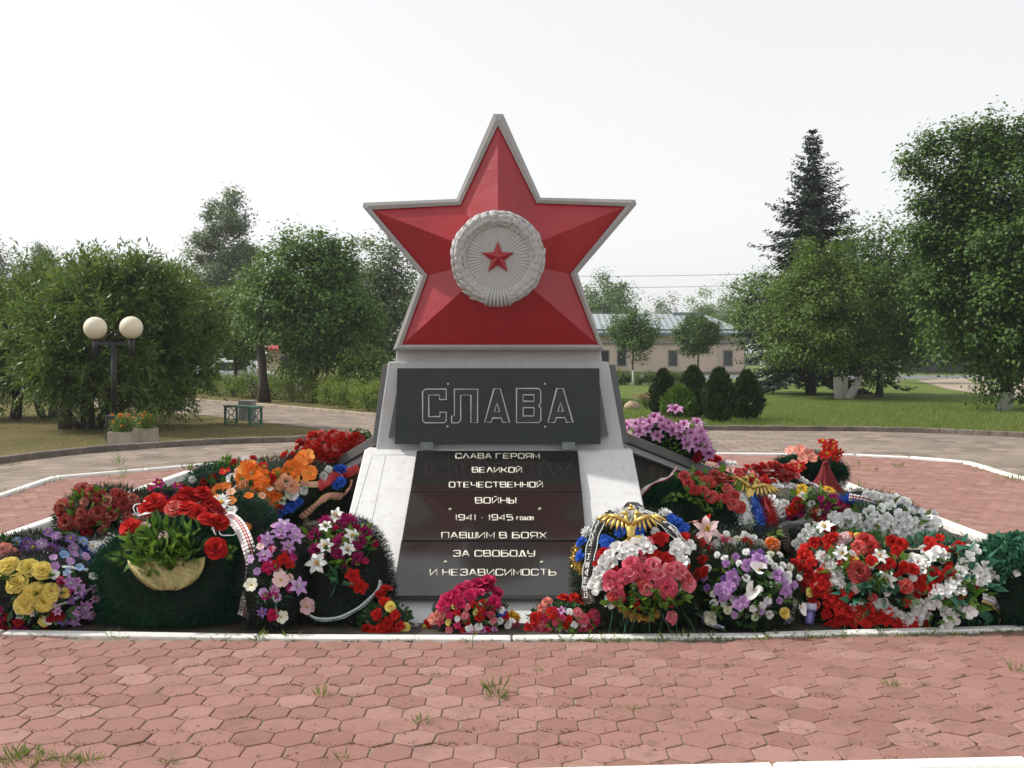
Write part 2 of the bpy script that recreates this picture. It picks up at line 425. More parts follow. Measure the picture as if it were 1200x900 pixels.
# outer kerb of the grey ring (photo points on the ground)
ring_l = [G(-120, 575), G(-40, 553), G(0, 544), G(80, 534), G(160, 527), G(260, 521), G(350, 518), G(385, 514)]
ring_r = [G(820, 504.5), G(900, 505), G(990, 505.5), G(1080, 507.5), G(1160, 511), G(1240, 516), G(1330, 525), G(1500, 550)]
ring_l = smooth_line(ring_l, 4); ring_r = smooth_line(ring_r, 4)
mid = smooth_line([ring_l[-1], Vector((-1.5, 21.2)), Vector((1.0, 22.0)), ring_r[0]], 4)
plaza = ring_l + mid[1:-1] + ring_r
plaza_poly = [(p.x, p.y) for p in plaza] + [(14, 6), (12, -4), (0, -8), (-9, -6), (-11, 4)]
sheet('plaza_paving', plaza_poly, .004, M['brick'])
kerb('plaza_kerb', [(p.x, p.y) for p in ring_l], .16, .11, M['kerbg'])
kerb('plaza_kerb', [(p.x, p.y) for p in ring_r], .16, .11, M['kerbg'])
# path running away to the left
path_far = smooth_line([G(110, 461), G(201, 469), G(300, 476), G(439, 489), G(520, 497)], 5)
path_near = smooth_line([G(385, 514), G(383, 505), G(300, 494), G(203, 484), G(60, 476)], 5)
pp = [(p.x, p.y) for p in path_near] + [(p.x, p.y) for p in path_far]
sheet('path', pp + [(mid[6].x, mid[6].y - .5), (mid[2].x, mid[2].y - .6)], .008, M['brick'])
kerb('path_kerb', [(p.x, p.y) for p in path_far], .14, .10, M['kerbl'])

# red hexagonal paving with white kerb
octo = [(-5.9, 3.83), (6.7, 3.98), (8.0, 5.2), (6.45, 13.4), (4.95, 15.6), (-3.2, 15.3), (-5.75, 12.75), (-5.9, 11.0)]
octo = [G(-700, 934, .05), G(0, 919, .05), G(600, 899.3, .05), G(1200, 884, .05), Vector((8.2, 4.9))] + \
       [G(1330, 590), G(1186, 561), G(1128, 544), G(1065, 538.5), G(1002, 535.5), G(840, 534), G(600, 534), G(380, 539), G(262, 546), G(68, 563), G(-4, 587), G(-120, 625)]
octo = [(p[0], p[1]) for p in octo]
sheet('red_paving_bed', octo, .010, M['joint'])
kerb('paving_kerb', list(reversed(octo + [octo[0]])), .10, .05, M['kerbw'], length=1.0)
# flower bed outline
B_fl, B_fr = (-4.6, 6.02), (4.35, 6.0)
bed = [G(-310, 746, .03), G(0, 742, .03), G(300, 746.5, .03), G(600, 748.0, .03), G(900, 745.0, .03), G(1200, 737, .03), G(1400, 731, .03),
       G(988, 566, .06), G(930, 552.5, .06), G(600, 551, .06), G(216, 555, .06)]
bed = [(p[0], p[1]) for p in bed]
def inside(p, poly):
    x, y = p; c = False; n = len(poly)
    for i in range(n):
        x1, y1 = poly[i]; x2, y2 = poly[i - 1]
        if (y1 > y) != (y2 > y) and x < (x2 - x1) * (y - y1) / (y2 - y1) + x1: c = not c
    return c
kerb('flower_bed_kerb', bed[:7], .075, .032, M['kerbw'], length=1.25, jit=.003)
kerb('flower_bed_kerb', bed[6:] + [bed[0]], .12, .10, M['kerbw'], length=1.25, jit=.004)

def hexes():
    pitch = .176; row = pitch * math.sqrt(3) / 2; r = pitch / math.sqrt(3)
    b = MB(); rot = R(-.6); y = 3.0; k = 0
    c0, s0 = math.cos(rot), math.sin(rot)
    while y < 17.5:
        x = -8.5 + (pitch / 2 if k % 2 else 0)
        while x < 10:
            X, Y = x * c0 - (y - 5) * s0, 5 + x * s0 + (y - 5) * c0
            if inside((X, Y), octo) and not inside((X, Y), bed):
                gp = r * (random.uniform(.955, .985)); tz = .016 + random.uniform(-.0012, .0012)
                tx, ty = random.gauss(0, .004), random.gauss(0, .004); rr = rot + random.gauss(0, .012)
                X += random.gauss(0, .0015); Y += random.gauss(0, .0015)
                lo, md, tp = [], [], []
                for q in range(6):
                    an = math.pi / 6 + q * math.pi / 3 + rr
                    ca, sa = math.cos(an), math.sin(an)
                    f = gp * (1 + random.uniform(-.022, .015)) * (random.uniform(.86, .94) if random.random() < .03 else 1)
                    lo.append((X + ca * f, Y + sa * f, .004)); md.append((X + ca * f, Y + sa * f, tz - .003 + tx * ca * r + ty * sa * r))
                    tp.append((X + ca * (f - .004), Y + sa * (f - .004), tz + tx * ca * r + ty * sa * r))
                fs = [tuple(range(12, 18))]
                for q in range(6):
                    j = (q + 1) % 6; fs += [(q, j, 6 + j, 6 + q), (6 + q, 6 + j, 12 + j, 12 + q)]
                b.add(lo + md + tp, fs)
            x += pitch
        y += row; k += 1
    o = b.build('red_paving', M['paver']); tag(o, None, None, kind='structure')
hexes()
# soil of the bed, rising gently toward the monument
def soil_z(x, y):
    a = min(max((y - 6.0) / 3.2, 0), 1); b = min(max((13.8 - y) / 3.5, 0), 1)
    s = .34 * a * a * (3 - 2 * a) * (b * b * (3 - 2 * b))
    e = min(max((4.2 - abs(x)) / 1.4, 0), 1)
    return .012 + s * e
b_ = MB(); nx, ny = 64, 56
xs = np.linspace(-6.4, 6.4, nx); ys = np.linspace(5.7, 14.6, ny)
vs = [(x, y, soil_z(x, y) + random.uniform(-.008, .008)) for y in ys for x in xs]
fs = [(j * nx + i, j * nx + i + 1, (j + 1) * nx + i + 1, (j + 1) * nx + i) for j in range(ny - 1) for i in range(nx - 1)
      if all(inside((xs[a], ys[c]), bed) for a, c in ((i, j), (i + 1, j), (i + 1, j + 1), (i, j + 1)))]
b_.add(vs, fs, 0, True); o = b_.build('flower_bed_soil', M['soil']); tag(o, None, None, kind='structure')
# flat soil up to the kerb under the mound
sheet('flower_bed_earth', bed, .012, M['soil'])

# road, sandy track beyond the lawns
sheet('road', [(6, 72), (160, 74), (160, 92), (6, 88)], .006, M['asphalt'])
sheet('sandy_track', [tuple(G(1075, 446)[:2]), tuple(G(1130, 443)[:2]), (60, 72), (45, 40), tuple(G(1215, 470)[:2]), tuple(G(1150, 462)[:2]), tuple(G(1110, 456)[:2])], .010, M['sand'])
sheet('street', [(-70, 52), (-4, 49), (-4, 58), (-70, 62)], .006, M['asphalt'])

# ------------------------------------------------------------------ stroke lettering
def rc(p): return p
GL = {
 'С': [[(1,.74),(1,.9),(.9,1),(.1,1),(0,.9),(0,.1),(.1,0),(.9,0),(1,.1),(1,.26)]],
 'Л': [[(0,0),(.45,1),(.55,1),(1,0)]],
 'А': [[(0,0),(.45,1),(.55,1),(1,0)],[(.2,.32),(.8,.32)]],
 'В': [[(0,0),(0,1),(.86,1),(.95,.9),(.95,.62),(.86,.52),(0,.52)],[(.86,.52),(1,.42),(1,.1),(.9,0),(0,0)]],
 'Г': [[(0,0),(0,1),(.9,1)]],
 'Е': [[(.95,1),(0,1),(0,0),(.95,0)],[(0,.5),(.85,.5)]],
 'Р': [[(0,0),(0,1),(.9,1),(1,.9),(1,.5),(.9,.4),(0,.4)]],
 'О': [[(.1,0),(.9,0),(1,.1),(1,.9),(.9,1),(.1,1),(0,.9),(0,.1),(.1,0)]],
 'Я': [[(1,0),(1,1),(.1,1),(0,.9),(0,.52),(.1,.42),(1,.42)],[(.45,.42),(.02,0)]],
 'М': [[(0,0),(0,1),(.5,.25),(1,1),(1,0)]],
 'И': [[(0,1),(0,0),(1,1),(1,0)]],
 'Й': [[(0,1),(0,0),(1,1),(1,0)],[(.3,1.22),(.5,1.15),(.7,1.22)]],
 'К': [[(0,0),(0,1)],[(.95,1),(.4,.5),(.0,.5)],[(.4,.5),(1,0)]],
 'Т': [[(0,1),(1,1)],[(.5,1),(.5,0)]],
 'Ч': [[(0,1),(0,.5),(.1,.4),(1,.4)],[(1,1),(1,0)]],
 'Н': [[(0,0),(0,1)],[(1,0),(1,1)],[(0,.5),(1,.5)]],
 'Ы': [[(0,1),(0,0),(.6,0),(.68,.1),(.68,.42),(.6,.52),(0,.52)],[(1,0),(1,1)]],
 'П': [[(0,0),(0,1),(1,1),(1,0)]],
 'Ш': [[(0,1),(0,0),(1,0),(1,1)],[(.5,1),(.5,0)]],
 'Б': [[(.9,1),(0,1),(0,0),(.9,0),(1,.1),(1,.45),(.9,.55),(0,.55)]],
 'Х': [[(0,0),(1,1)],[(0,1),(1,0)]],
 'З': [[(0,.8),(.05,1),(.9,1),(1,.9),(1,.6),(.9,.52),(.3,.52)],[(.9,.52),(1,.4),(1,.1),(.9,0),(.05,0),(0,.2)]],
 'У': [[(0,1),(0,.55),(.1,.45),(1,.45)],[(1,1),(1,.1),(.9,0),(.1,0)]],
 'Д': [[(0,-.12),(0,.05),(.15,.05),(.45,1),(.6,1),(.88,.05),(1,.05),(1,-.12)],[(.15,.05),(.88,.05)]],
 'Ь': [[(0,1),(0,0),(.9,0),(1,.1),(1,.42),(.9,.52),(0,.52)]],
 '1': [[(.1,.8),(.5,1),(.5,0)]], '9': [[(0,.02),(.9,.02),(1,.12),(1,.9),(.9,1),(.1,1),(0,.9),(0,.55),(.1,.45),(1,.45)]],
 '4': [[(.8,0),(.8,1),(0,.35),(0,.28),(1,.28)]], '5': [[(.95,1),(0,1),(0,.58),(.9,.58),(1,.48),(1,.1),(.9,0),(0,0)]],
 '-': [[(.35,.45),(.65,.45)]],
}
def lettering(mb, text, f, x0, x1, y0, y1, wstroke, thick, nrm):
    """text fitted in box of a surface: f(x,y)->world; x right, y up"""
    n = 0; adv = []; nxt = mb if callable(mb) else (lambda: mb); mb = nxt()
    for ch in text: adv.append(n); n += .62 if ch == ' ' else (.7 if ch == '1' else (.8 if ch == '-' else 1.42))
    tot = n - .36
    sx = (x1 - x0) / tot
    for ch, a in zip(text, adv):
        if ch == ' ': mb = nxt(); continue
        ww = .45 if ch in '1-' else (1.06 if ch != 'М' and ch != 'Ы' and ch != 'Ш' else 1.14)
        for st in GL[ch]:
            P = [f(x0 + (a + px * ww) * sx, y0 + (y1 - y0) * py) for px, py in st]
            cl = len(P) > 3 and (P[0] - P[-1]).length < 1e-6
            mb.tube(P[:-1] if cl else P, 0, 6, flat=(wstroke, thick), up=nrm, closed=cl)

# ------------------------------------------------------------------ the monument
mon = empty('star_monument', (-.11, 7.0, 0), 0, 'white and grey war memorial crowned by a big red five-pointed star with a laurel medallion', 'monument')
Yb, Yt = 6.24, 7.66                        # granite plaque, bottom and top distance
Pb, Pt = at(577, 697, Yb), at(583, 528, Yt)
sl_dir = (Vector((0, Pt.y - Pb.y, Pt.z - Pb.z))).normalized()
sl_n = Vector((0, -sl_dir.z, sl_dir.y))
# sloped white base (wedge); surface 4 cm below the granite face
p0 = Pb - sl_n * .045
def on_slope(px, py, off=0): return hit_plane(px, py, p0 + sl_n * off, sl_n)
tl, tr = on_slope(427, 527), on_slope(741, 527)
def ext(p, z): # along the slope down to height z
    return p + sl_dir * ((z - p.z) / sl_dir.z)
bl, br = ext(tl, 0.0), ext(tr, 0.0)
bl.x -= .02; br.x += .02
b = MB()
back = 1.0
b.add([bl, br, tr, tl, (bl.x, tl.y + back, 0), (br.x, tr.y + back, 0), (tr.x, tr.y + back, tr.z), (tl.x, tl.y + back, tl.z)],
      [(0, 1, 2, 3), (3, 2, 6, 7), (0, 3, 7, 4), (1, 5, 6, 2), (4, 7, 6, 5), (0, 4, 5, 1)])
o = b.build('sloped_base', M['white'], mon)
bv = o.modifiers.new('bevel', 'BEVEL'); bv.width = .012; bv.segments = 2
# granite slabs, slightly different tilts
seams = [(528, 575.3), (576.0, 632.6), (633.4, 698)]
offs = [(.040, .052), (.044, .056), (.046, .070)]
edge = {528: (488.5, 677), 575.3: (480.8, 682), 576.0: (480.5, 682.2), 632.6: (470.8, 686.8), 633.4: (470.2, 687), 698: (459.5, 697)}
slab_planes = []
for (ya, yb_), (oa, ob) in zip(seams, offs):
    A, Bq = hit_plane(583, ya, p0 + sl_n * oa, sl_n), hit_plane(583, yb_, p0 + sl_n * ob, sl_n)
    d = Vector((0, (A - Bq).y, (A - Bq).z)).normalized(); n = Vector((0, -d.z, d.y))
    c = [hit_plane(edge[ya][0], ya, A, n), hit_plane(edge[ya][1], ya, A, n), hit_plane(edge[yb_][1], yb_, A, n), hit_plane(edge[yb_][0], yb_, A, n)]
    b = MB(); b.prism([c[3], c[2], c[1], c[0]], -n * .034)
    o = b.build('inscription_slab', M['gran'], mon)
    bv = o.modifiers.new('bevel', 'BEVEL'); bv.width = .003; bv.segments = 2
    slab_planes.append((o, A, n))
Z7 = lambda X, Y: (440 + X / 4, 510 + Y / 4)
lines = [(0, 'СЛАВА ГЕРОЯМ', 375, 768, 108, 86), (0, 'ВЕЛИКОЙ', 453, 687, 174, 151), (0, 'ОТЕЧЕСТВЕННОЙ', 345, 785, 244, 220),
         (1, 'ВОЙНЫ', 468, 658, 319, 293), (1, '1941 - 1945', 372, 645, 398, 373), (1, 'ГОДОВ', 661, 743, 397, 383), (1, 'ПАВШИМ В БОЯХ', 310, 803, 482, 456),
         (2, 'ЗА СВОБОДУ', 365, 748, 568, 541), (2, 'И НЕЗАВИСИМОСТЬ', 255, 848, 657, 629)]
for si, tx, x0, x1, y0, y1 in lines:
    so_, A, n = slab_planes[si]
    f = lambda x, y, A=A, n=n: hit_plane(*Z7(x, y), A + n * .002, n)
    h = (f(x0, y1) - f(x0, y0)).length
    wl = []
    def new_word():
        wl.append(MB()); return wl[-1]
    lettering(new_word, tx, f, x0 + 2, x1 - 2, y0, y1, h * (.095 if tx != 'ГОДОВ' else .12) * .72, .003, n)
    for b in wl: b.build('inscription', M['letter'], so_)
for si, X, Y in ((1, 350, 349), (1, 770, 347), (2, 328, 596), (2, 779, 597)):
    so_, A, n = slab_planes[si]; p = hit_plane(*Z7(X, Y), A, n)
    b = MB(); b.tube([p, p + n * .008], .010, 10); b.build('screw', M['screw'], so_)
# thin incised frame lines on the white slope (left side)
b = MB()
for a, c in (((452, 533), (417, 700)), ((436, 533), (404, 645)), ((436, 533), (482, 533))):
    b.tube([on_slope(*a, .001), on_slope(*c, .001)], 0, 6, flat=(.003, .0015), up=sl_n)
b.build('painted_line', m_plain('grey line', (.42, .43, .46), .7), mon)
# upper plinth, leaning back a little
Yp = 7.78
pf = [at(440, 526, Yp), at(732, 526, Yp), at(713, 424, Yp + .10), at(455, 424, Yp + .10)]
pf[0].z = tl.z - .02; pf[1].z = tr.z - .02
def frustum(name, f, depth, m, bev=.008, parent=mon, inset=0):
    b = MB(); q = [Vector((p.x, p.y + depth, p.z)) for p in f]
    b.add(list(f) + q, [(0, 1, 2, 3), (5, 4, 7, 6), (4, 0, 3, 7), (1, 5, 6, 2), (3, 2, 6, 7), (4, 5, 1, 0)])
    o = b.build(name, m, parent)
    if bev: bv = o.modifiers.new('bevel', 'BEVEL'); bv.width = bev; bv.segments = 2
    return o
frustum('plinth', pf, .62, M['whitep'])
cf = [at(463, 424.5, Yp + .14), at(706, 424.5, Yp + .14), at(704, 409, Yp + .15), at(465, 409, Yp + .15)]
cf[0].z -= .02; cf[1].z -= .02
frustum('plinth_neck', cf, .5, M['whitep'])
for s, xs_ in ((-1, (437.5, 447.5, 455.5, 441)), (1, (730.5, 736, 722, 712))):   # grey side slabs
    f = [at(xs_[0], 518, Yp + .06), at(xs_[1], 518, Yp + .06), at(xs_[2], 427, Yp + .14), at(xs_[3], 427, Yp + .14)]
    if s < 0: f = [at(436, 519, Yp + .06), at(446, 519, Yp + .06), at(458, 427, Yp + .14), at(448.5, 427, Yp + .14)]
    else: f = [at(728, 519, Yp + .06), at(737, 519, Yp + .06), at(721, 427, Yp + .14), at(710, 427, Yp + .14)]
    frustum('side_slab', f, .5, M['gran3'], .004)
# dark name panel, thin grey plates behind its side edges
Yn = 7.70
nf = [at(462.5, 520.5, Yn), at(704, 520.5, Yn), at(702.5, 431.5, Yn + .01), at(465.5, 431.5, Yn + .01)]
panel = frustum('name_panel', nf, .035, M['gran2'], .003)
for q in ((at(455, 513, Yn + .04), at(468, 513, Yn + .04), at(474, 452, Yn + .065), at(466, 452, Yn + .065)),
          (at(699, 513, Yn + .04), at(713, 511, Yn + .04), at(703, 450, Yn + .065), at(695, 450, Yn + .065))):
    frustum('panel_side_plate', list(q), .06, M['gran3'], .003)
for x in (500.5, 666):
    c = at(x, 522.5, Yn + .02); b = MB(); b.box(c, (.10, .05, .06)); bb = b.build('bracket', M['steel'], mon)
n_pan = Vector((0, -1, 0)); Z6 = lambda X, Y: (440 + X / 4, 400 + Y / 4)
def on_panel(X, Y, off=.0): return at(*Z6(X, Y), Yn - off + .006)
LET = [([(235,224),(332,224),(332,273),(300,273),(300,252),(250,252),(250,353),(302,353),(302,332),(332,332),(332,372),(322,382),(232,382),(221,372),(221,236)], []),
       ([(370,224),(479,224),(479,381),(447,381),(447,252),(400,252),(400,370),(388,382),(357,382),(357,352),(370,346)], []),
       ([(556,222),(585,222),(629,380),(596,380),(590,360),(549,360),(543,380),(511,380)], [[(570,290),(582,330),(557,330)]]),
       ([(661,221),(765,221),(775,232),(775,290),(765,301),(775,312),(775,370),(765,381),(661,381)], [[(692,251),(743,251),(743,281),(692,281)],[(692,311),(743,311),(743,350),(692,350)]]),
       ([(850,221),(880,221),(926,380),(895,380),(888,358),(848,358),(841,380),(808,380)], [[(867,290),(880,328),(855,328)]])]
for outer, holes in LET:
    b = MB()
    for loop in [outer] + holes:
        b.tube([on_panel(x, y, .010) for x, y in loop], 0, 6, flat=(.0037, .003), up=n_pan, closed=True)
    lo = b.build('letter_outline', M['outl'], panel)
    cu = bpy.data.curves.new('letter', 'CURVE'); cu.dimensions = '2D'; cu.fill_mode = 'BOTH'; cu.extrude = 0
    for loop in [outer] + holes:
        sp = cu.splines.new('POLY'); sp.points.add(len(loop) - 1); sp.use_cyclic_u = True
        for q, (x, y) in zip(sp.points, loop):
            p = on_panel(x, y); q.co = (p.x, p.z, 0, 1)
    tmp = bpy.data.objects.new('tmp', cu); col.objects.link(tmp)
    dg = bpy.context.evaluated_depsgraph_get(); me = bpy.data.meshes.new_from_object(tmp.evaluated_get(dg))
    bpy.data.objects.remove(tmp)
    Mi = world_of(panel).inverted()
    for v in me.vertices: v.co = Mi @ Vector((v.co.x, Yn - .0035, v.co.y))
    me.materials.clear(); link('letter_fill', me, M['lfill'], panel)
for X, Y in ((340, 199), (794, 199), (338, 398), (795, 400)):
    p = on_panel(X, Y); b = MB(); b.tube([p, p + Vector((0, -.018, 0))], .0075, 10); b.build('screw', M['screw'], panel)

# the star
Ys = 7.80
outer = [(583.5,133),(633.5,232),(745,237.5),(677,320),(707,409.5),(461,409.5),(492.5,322),(425,240.5),(535,234)]
inner = [(583.5,144),(629.5,238.5),(735,241.5),(669.5,320.5),(702,404.5),(470.5,404.5),(500,322),(434.5,245),(539,239.5)]
outer = [(578.5,133.5),(589.5,133.5),(633.5,231.5),(744.5,234),(746,239.5),(677,320),(707.5,410),(460.5,410),(492.5,322),(425,242.5),(426,237.5),(535,233)]
inner = [(583.3,147),(583.7,147),(629,238),(733,241.8),(733,242.4),(668.5,321),(701,404),(471,404),(501,322.5),(436,246.3),(436,245.7),(539.5,240)]
O = [at(x, y, Ys) for x, y in outer]; I = [at(x, y, Ys) for x, y in inner]
Oe = [at(583.5 + (x - 583.5) * .985, 303 + (y - 303) * .985, Ys - .0) for x, y in outer]
dp = .36
b = MB(); n = len(O)
Ib = [p + Vector((0, .03, 0)) for p in I]
# front bevel ring, rim, recess wall, sides, back
mid_ = [o_ * .5 + i_ * .5 + Vector((0, -.012, 0)) for o_, i_ in zip(O, I)]
for ra, rb in ((O, mid_), (mid_, I), (I, Ib)):
    for k in range(n):
        j = (k + 1) % n; b.add([ra[k], ra[j], rb[j], rb[k]], [(0, 3, 2, 1)])
Ob = [p + Vector((0, dp, 0)) for p in O]
for k in range(n):
    j = (k + 1) % n; b.add([O[k], Ob[k], Ob[j], O[j]], [(0, 3, 2, 1)])
ctr = sum((p for p in O), Vector()) / n
b.add(Ob, [tuple(range(n))])
o = b.build('star_frame', M['grey'], mon)
pk = at(583.5, 303, Ys - .26)
b = MB()
I2 = [i_ + Vector((0, .012, 0)) for i_ in I]
# bottom point between the two lower tips
bot = (I2[6] + I2[7]) / 2
V = I2 + [bot]
order = [0, 1, 2, 3, 4, 5, 6, 12, 7, 8, 9, 10, 11]
for k in range(len(order)):
    a, c = V[order[k]], V[order[(k + 1) % len(order)]]
    # subdivide a little for a hand-plastered look
    b.add([pk, a, c], [(0, 2, 1)])
o = b.build('star_body', M['red'], mon)
me = o.data; bm = bmesh.new(); bm.from_mesh(me); bmesh.ops.recalc_face_normals(bm, faces=bm.faces)
if sum(f.normal.y for f in bm.faces) > 0: bmesh.ops.reverse_faces(bm, faces=bm.faces)
bm.to_mesh(me); bm.free()
# medallion
mc = at(583.5, 303, Ys - .27); mr = 55 / F_PX * mc.y
med = MB(); ring = []
k_in = .66
NR = 104
def disc_pt(an, r, y): return Vector((mc.x + math.sin(an) * r, y, mc.z + math.cos(an) * r))
vs = [Vector((mc.x, mc.y - .038, mc.z))]
for k in range(NR): vs.append(disc_pt(2 * math.pi * k / NR, mr * .72, mc.y - .03 - (.011 if k % 2 else .0)))
med.add(vs, [(0, 1 + (k + 1) % NR, 1 + k) for k in range(NR)])
vs = [disc_pt(2 * math.pi * k / 64, mr * q, mc.y + dy) for q, dy in ((.72, -.03), (.93, .02), (.97, .06), (.9, .20)) for k in range(64)]
med.add(vs, [(i * 64 + k, i * 64 + (k + 1) % 64, (i + 1) * 64 + (k + 1) % 64, (i + 1) * 64 + k) for i in range(3) for k in range(64)], 0, True)
medo = med.build('medallion', M['medal'], mon)
lw = MB(); R0, r0 = mr * .83, mr * .155
ringp = [disc_pt(2 * math.pi * k / 64, R0, mc.y - .005) for k in range(64)]
lw.tube(ringp, r0, 14, closed=True)
def leafb(mb, c, d, n, L, W, T):
    s = d.cross(n).normalized(); vs = []; fs = []
    pr = [(0, .1), (.25, .85), (.5, 1), (.75, .7), (1, .05)]
    for t, wv in pr:
        p = c + d * (t - .3) * L
        vs += [p - s * W * wv, p + n * T * (.35 + .65 * wv) * (1.25 - .35 * t), p + s * W * wv]
    for i in range(4):
        a = i * 3; q = a + 3
        fs += [(a, a + 1, q + 1, q), (a + 1, a + 2, q + 2, q + 1)]
    mb.add(vs, fs, 0, True)
for side in (-1, 1):
    for k in range(15):
        an = math.pi - side * (.28 + (math.pi - .36) * k / 14.5)
        for row in (-1.05, -.35, .35, 1.05):
            th = row + random.uniform(-.08, .08)
            rad = Vector((math.sin(an), 0, math.cos(an)))
            tan = Vector((math.cos(an), 0, -math.sin(an))) * (-side)
            nn = (Vector((0, -1, 0)) * math.cos(th) + rad * math.sin(th)).normalized()
            c = Vector((mc.x, mc.y - .005, mc.z)) + rad * R0 + nn * r0 * .94
            d = (tan + (rad * math.cos(th) + Vector((0, 1, 0)) * math.sin(th)) * random.uniform(-.35, .35)).normalized()
            d = (d - nn * d.dot(nn) + nn * .14).normalized()
            leafb(lw, c, d, nn, mr * .26, mr * .062, mr * .05)
            if random.random() < .45: lw.ball(c + nn * mr * .03 + d * mr * .1 , mr * .018, 8, 6)
for k in range(7):                         # ribbon wraps at the bottom
    an = math.pi + (k - 3) * .085
    rad = Vector((math.sin(an), 0, math.cos(an)))
    c = Vector((mc.x, mc.y - .005, mc.z)) + rad * R0
    lw.tube([c + (rad * math.cos(a) + Vector((0, -1, 0)) * math.sin(a)) * r0 * 1.10 for a in np.linspace(-.4, math.pi + .4, 12)], mr * .036, 6)
lw.build('laurel_ring', M['medal'], medo)
ss = MB(); sc_ = disc_pt(0, 0, mc.y - .085)
rs, ri = 19.5 / F_PX * mc.y, 8.2 / F_PX * mc.y
sp = [Vector((mc.x + math.sin(k * math.pi / 5) * (rs if k % 2 == 0 else ri), mc.y - .048, mc.z + math.cos(k * math.pi / 5) * (rs if k % 2 == 0 else ri))) for k in range(10)]
sb = [p + Vector((0, .03, 0)) for p in sp]
for k in range(10):
    j = (k + 1) % 10; ss.add([sc_, sp[k], sp[j]], [(0, 1, 2)]); ss.add([sp[k], sb[k], sb[j], sp[j]], [(0, 1, 2, 3)])
ss.build('small_star', M['red'], medo)
# the two sloping granite wings
for s in (-1, 1):
    if s > 0: a, e, Ya, Ye = (735, 507), (930, 587), 7.95, 9.3
    else: a, e, Ya, Ye = (436, 512), (300, 592), 7.95, 9.1
    A, E = at(*a, Ya), at(*e, Ye)
    d = (E - A).normalized(); up = Vector((0, 0, 1)); sd = d.cross(up).normalized()
    if sd.y > 0: sd = -sd          # toward the viewer
    upn = sd.cross(d).normalized()
    if upn.z < 0: upn = -upn
    A = A - d * .06
    def beam(name, off_up, off_out, th, wd, m, a0=0, e1=0):
        P = A + d * a0 + upn * off_up + sd * off_out; Q = E + d * e1 + upn * off_up + sd * off_out
        b = MB(); b.hexa([P - upn * th, Q - upn * th, Q - upn * th - sd * wd, P - upn * th - sd * wd, P, Q, Q - sd * wd, P - sd * wd])
        o = b.build(name, m, mon); bv = o.modifiers.new('bevel', 'BEVEL'); bv.width = .006; bv.segments = 2; return o
    beam('wing_slab', 0, 0, .075, .42, M['gran3'])
    beam('wing_edge', -.078, -.03, .05, .36, M['grey'], 0, -.25)
    P, Q = A - sd * .10 - upn * .13, E - sd * .10 - upn * .13
    b = MB(); b.hexa([Vector((P.x, P.y, 0)), Vector((Q.x, Q.y, 0)), Vector((Q.x - sd.x * .2, Q.y - sd.y * .2, 0)), Vector((P.x - sd.x * .2, P.y - sd.y * .2, 0)), P, Q, Q - sd * .2, P - sd * .2])
    b.build('wing_shade_wall', M['wing_shade'], mon)  # wall down to the soil, under-wing shade put into its dark colour


# ------------------------------------------------------------------ vegetation
def tapered(mb, pts, r0, r1, n=8):
    k = len(pts); mb.tube(pts, [r0 + (r1 - r0) * (i / (k - 1)) ** .8 for i in range(k)], n)
def wob(a, b, n, amp):
    a, b = Vector(a), Vector(b)
    return [a.lerp(b, i / n) + Vector((random.gauss(0, amp), random.gauss(0, amp), random.gauss(0, amp * .4))) * (0 if i in (0, n) else 1) for i in range(n + 1)]
def clumps(c, rad, n, inner=.45, jit=.14, lobes=5, flatb=.0):
    """clump centres in an uneven ellipsoid"""
    c = np.array(c, float); rad = np.array(rad, float)
    d = unit(rng.normal(size=(n, 3)))
    if flatb: d[:, 2] = np.where(d[:, 2] < -flatb, -flatb * rng.random(n), d[:, 2])
    ld = unit(rng.normal(size=(lobes, 3))); la = rng.uniform(-.34, .26, lobes)
    k = 1 + (np.exp(-(1 - d @ ld.T) * 5) * la).sum(1) + rng.normal(0, jit, n)
    k = np.clip(k, .6, 1.2)
    r = (inner ** 3 + (1 - inner ** 3) * rng.random(n)) ** (1 / 3)
    return c + d * rad * (r * k)[:, None], d
def crown_leaves(cl, dirs, per, cr, L, W, droop=0.0, outw=.5, flat=.75):
    n = len(cl); idx = np.repeat(np.arange(n), per)
    cr_ = cr * rng.uniform(.6, 1.35, n)[idx]
    off = rng.normal(size=(len(idx), 3)) * cr_[:, None] * .5; off[:, 2] *= flat
    fing = rng.uniform(.0, .75, n)[idx] * cr_ * (rng.random(len(idx)) - .25); off *= (1 - .35 * np.clip(fing / cr_, 0, 1))[:, None]
    P = cl[idx] + off + (dirs[idx] + np.array([0, 0, .35])) * fing[:, None]
    Nn = unit(.55 * unit(off) + .35 * dirs[idx] + rng.normal(size=(len(idx), 3)) * .38 + np.array([0, 0, .75]))
    D = unit(rng.normal(size=(len(idx), 3))) + outw * dirs[idx] + .4 * unit(off); D[:, 2] -= droop
    D = unit(D - Nn * (D * Nn).sum(1)[:, None] * .85)
    Lr = L * rng.uniform(.6, 1.25, len(idx)); return leaf_quads(P, D, Lr, Lr * W, side=Nn, bend=.2)
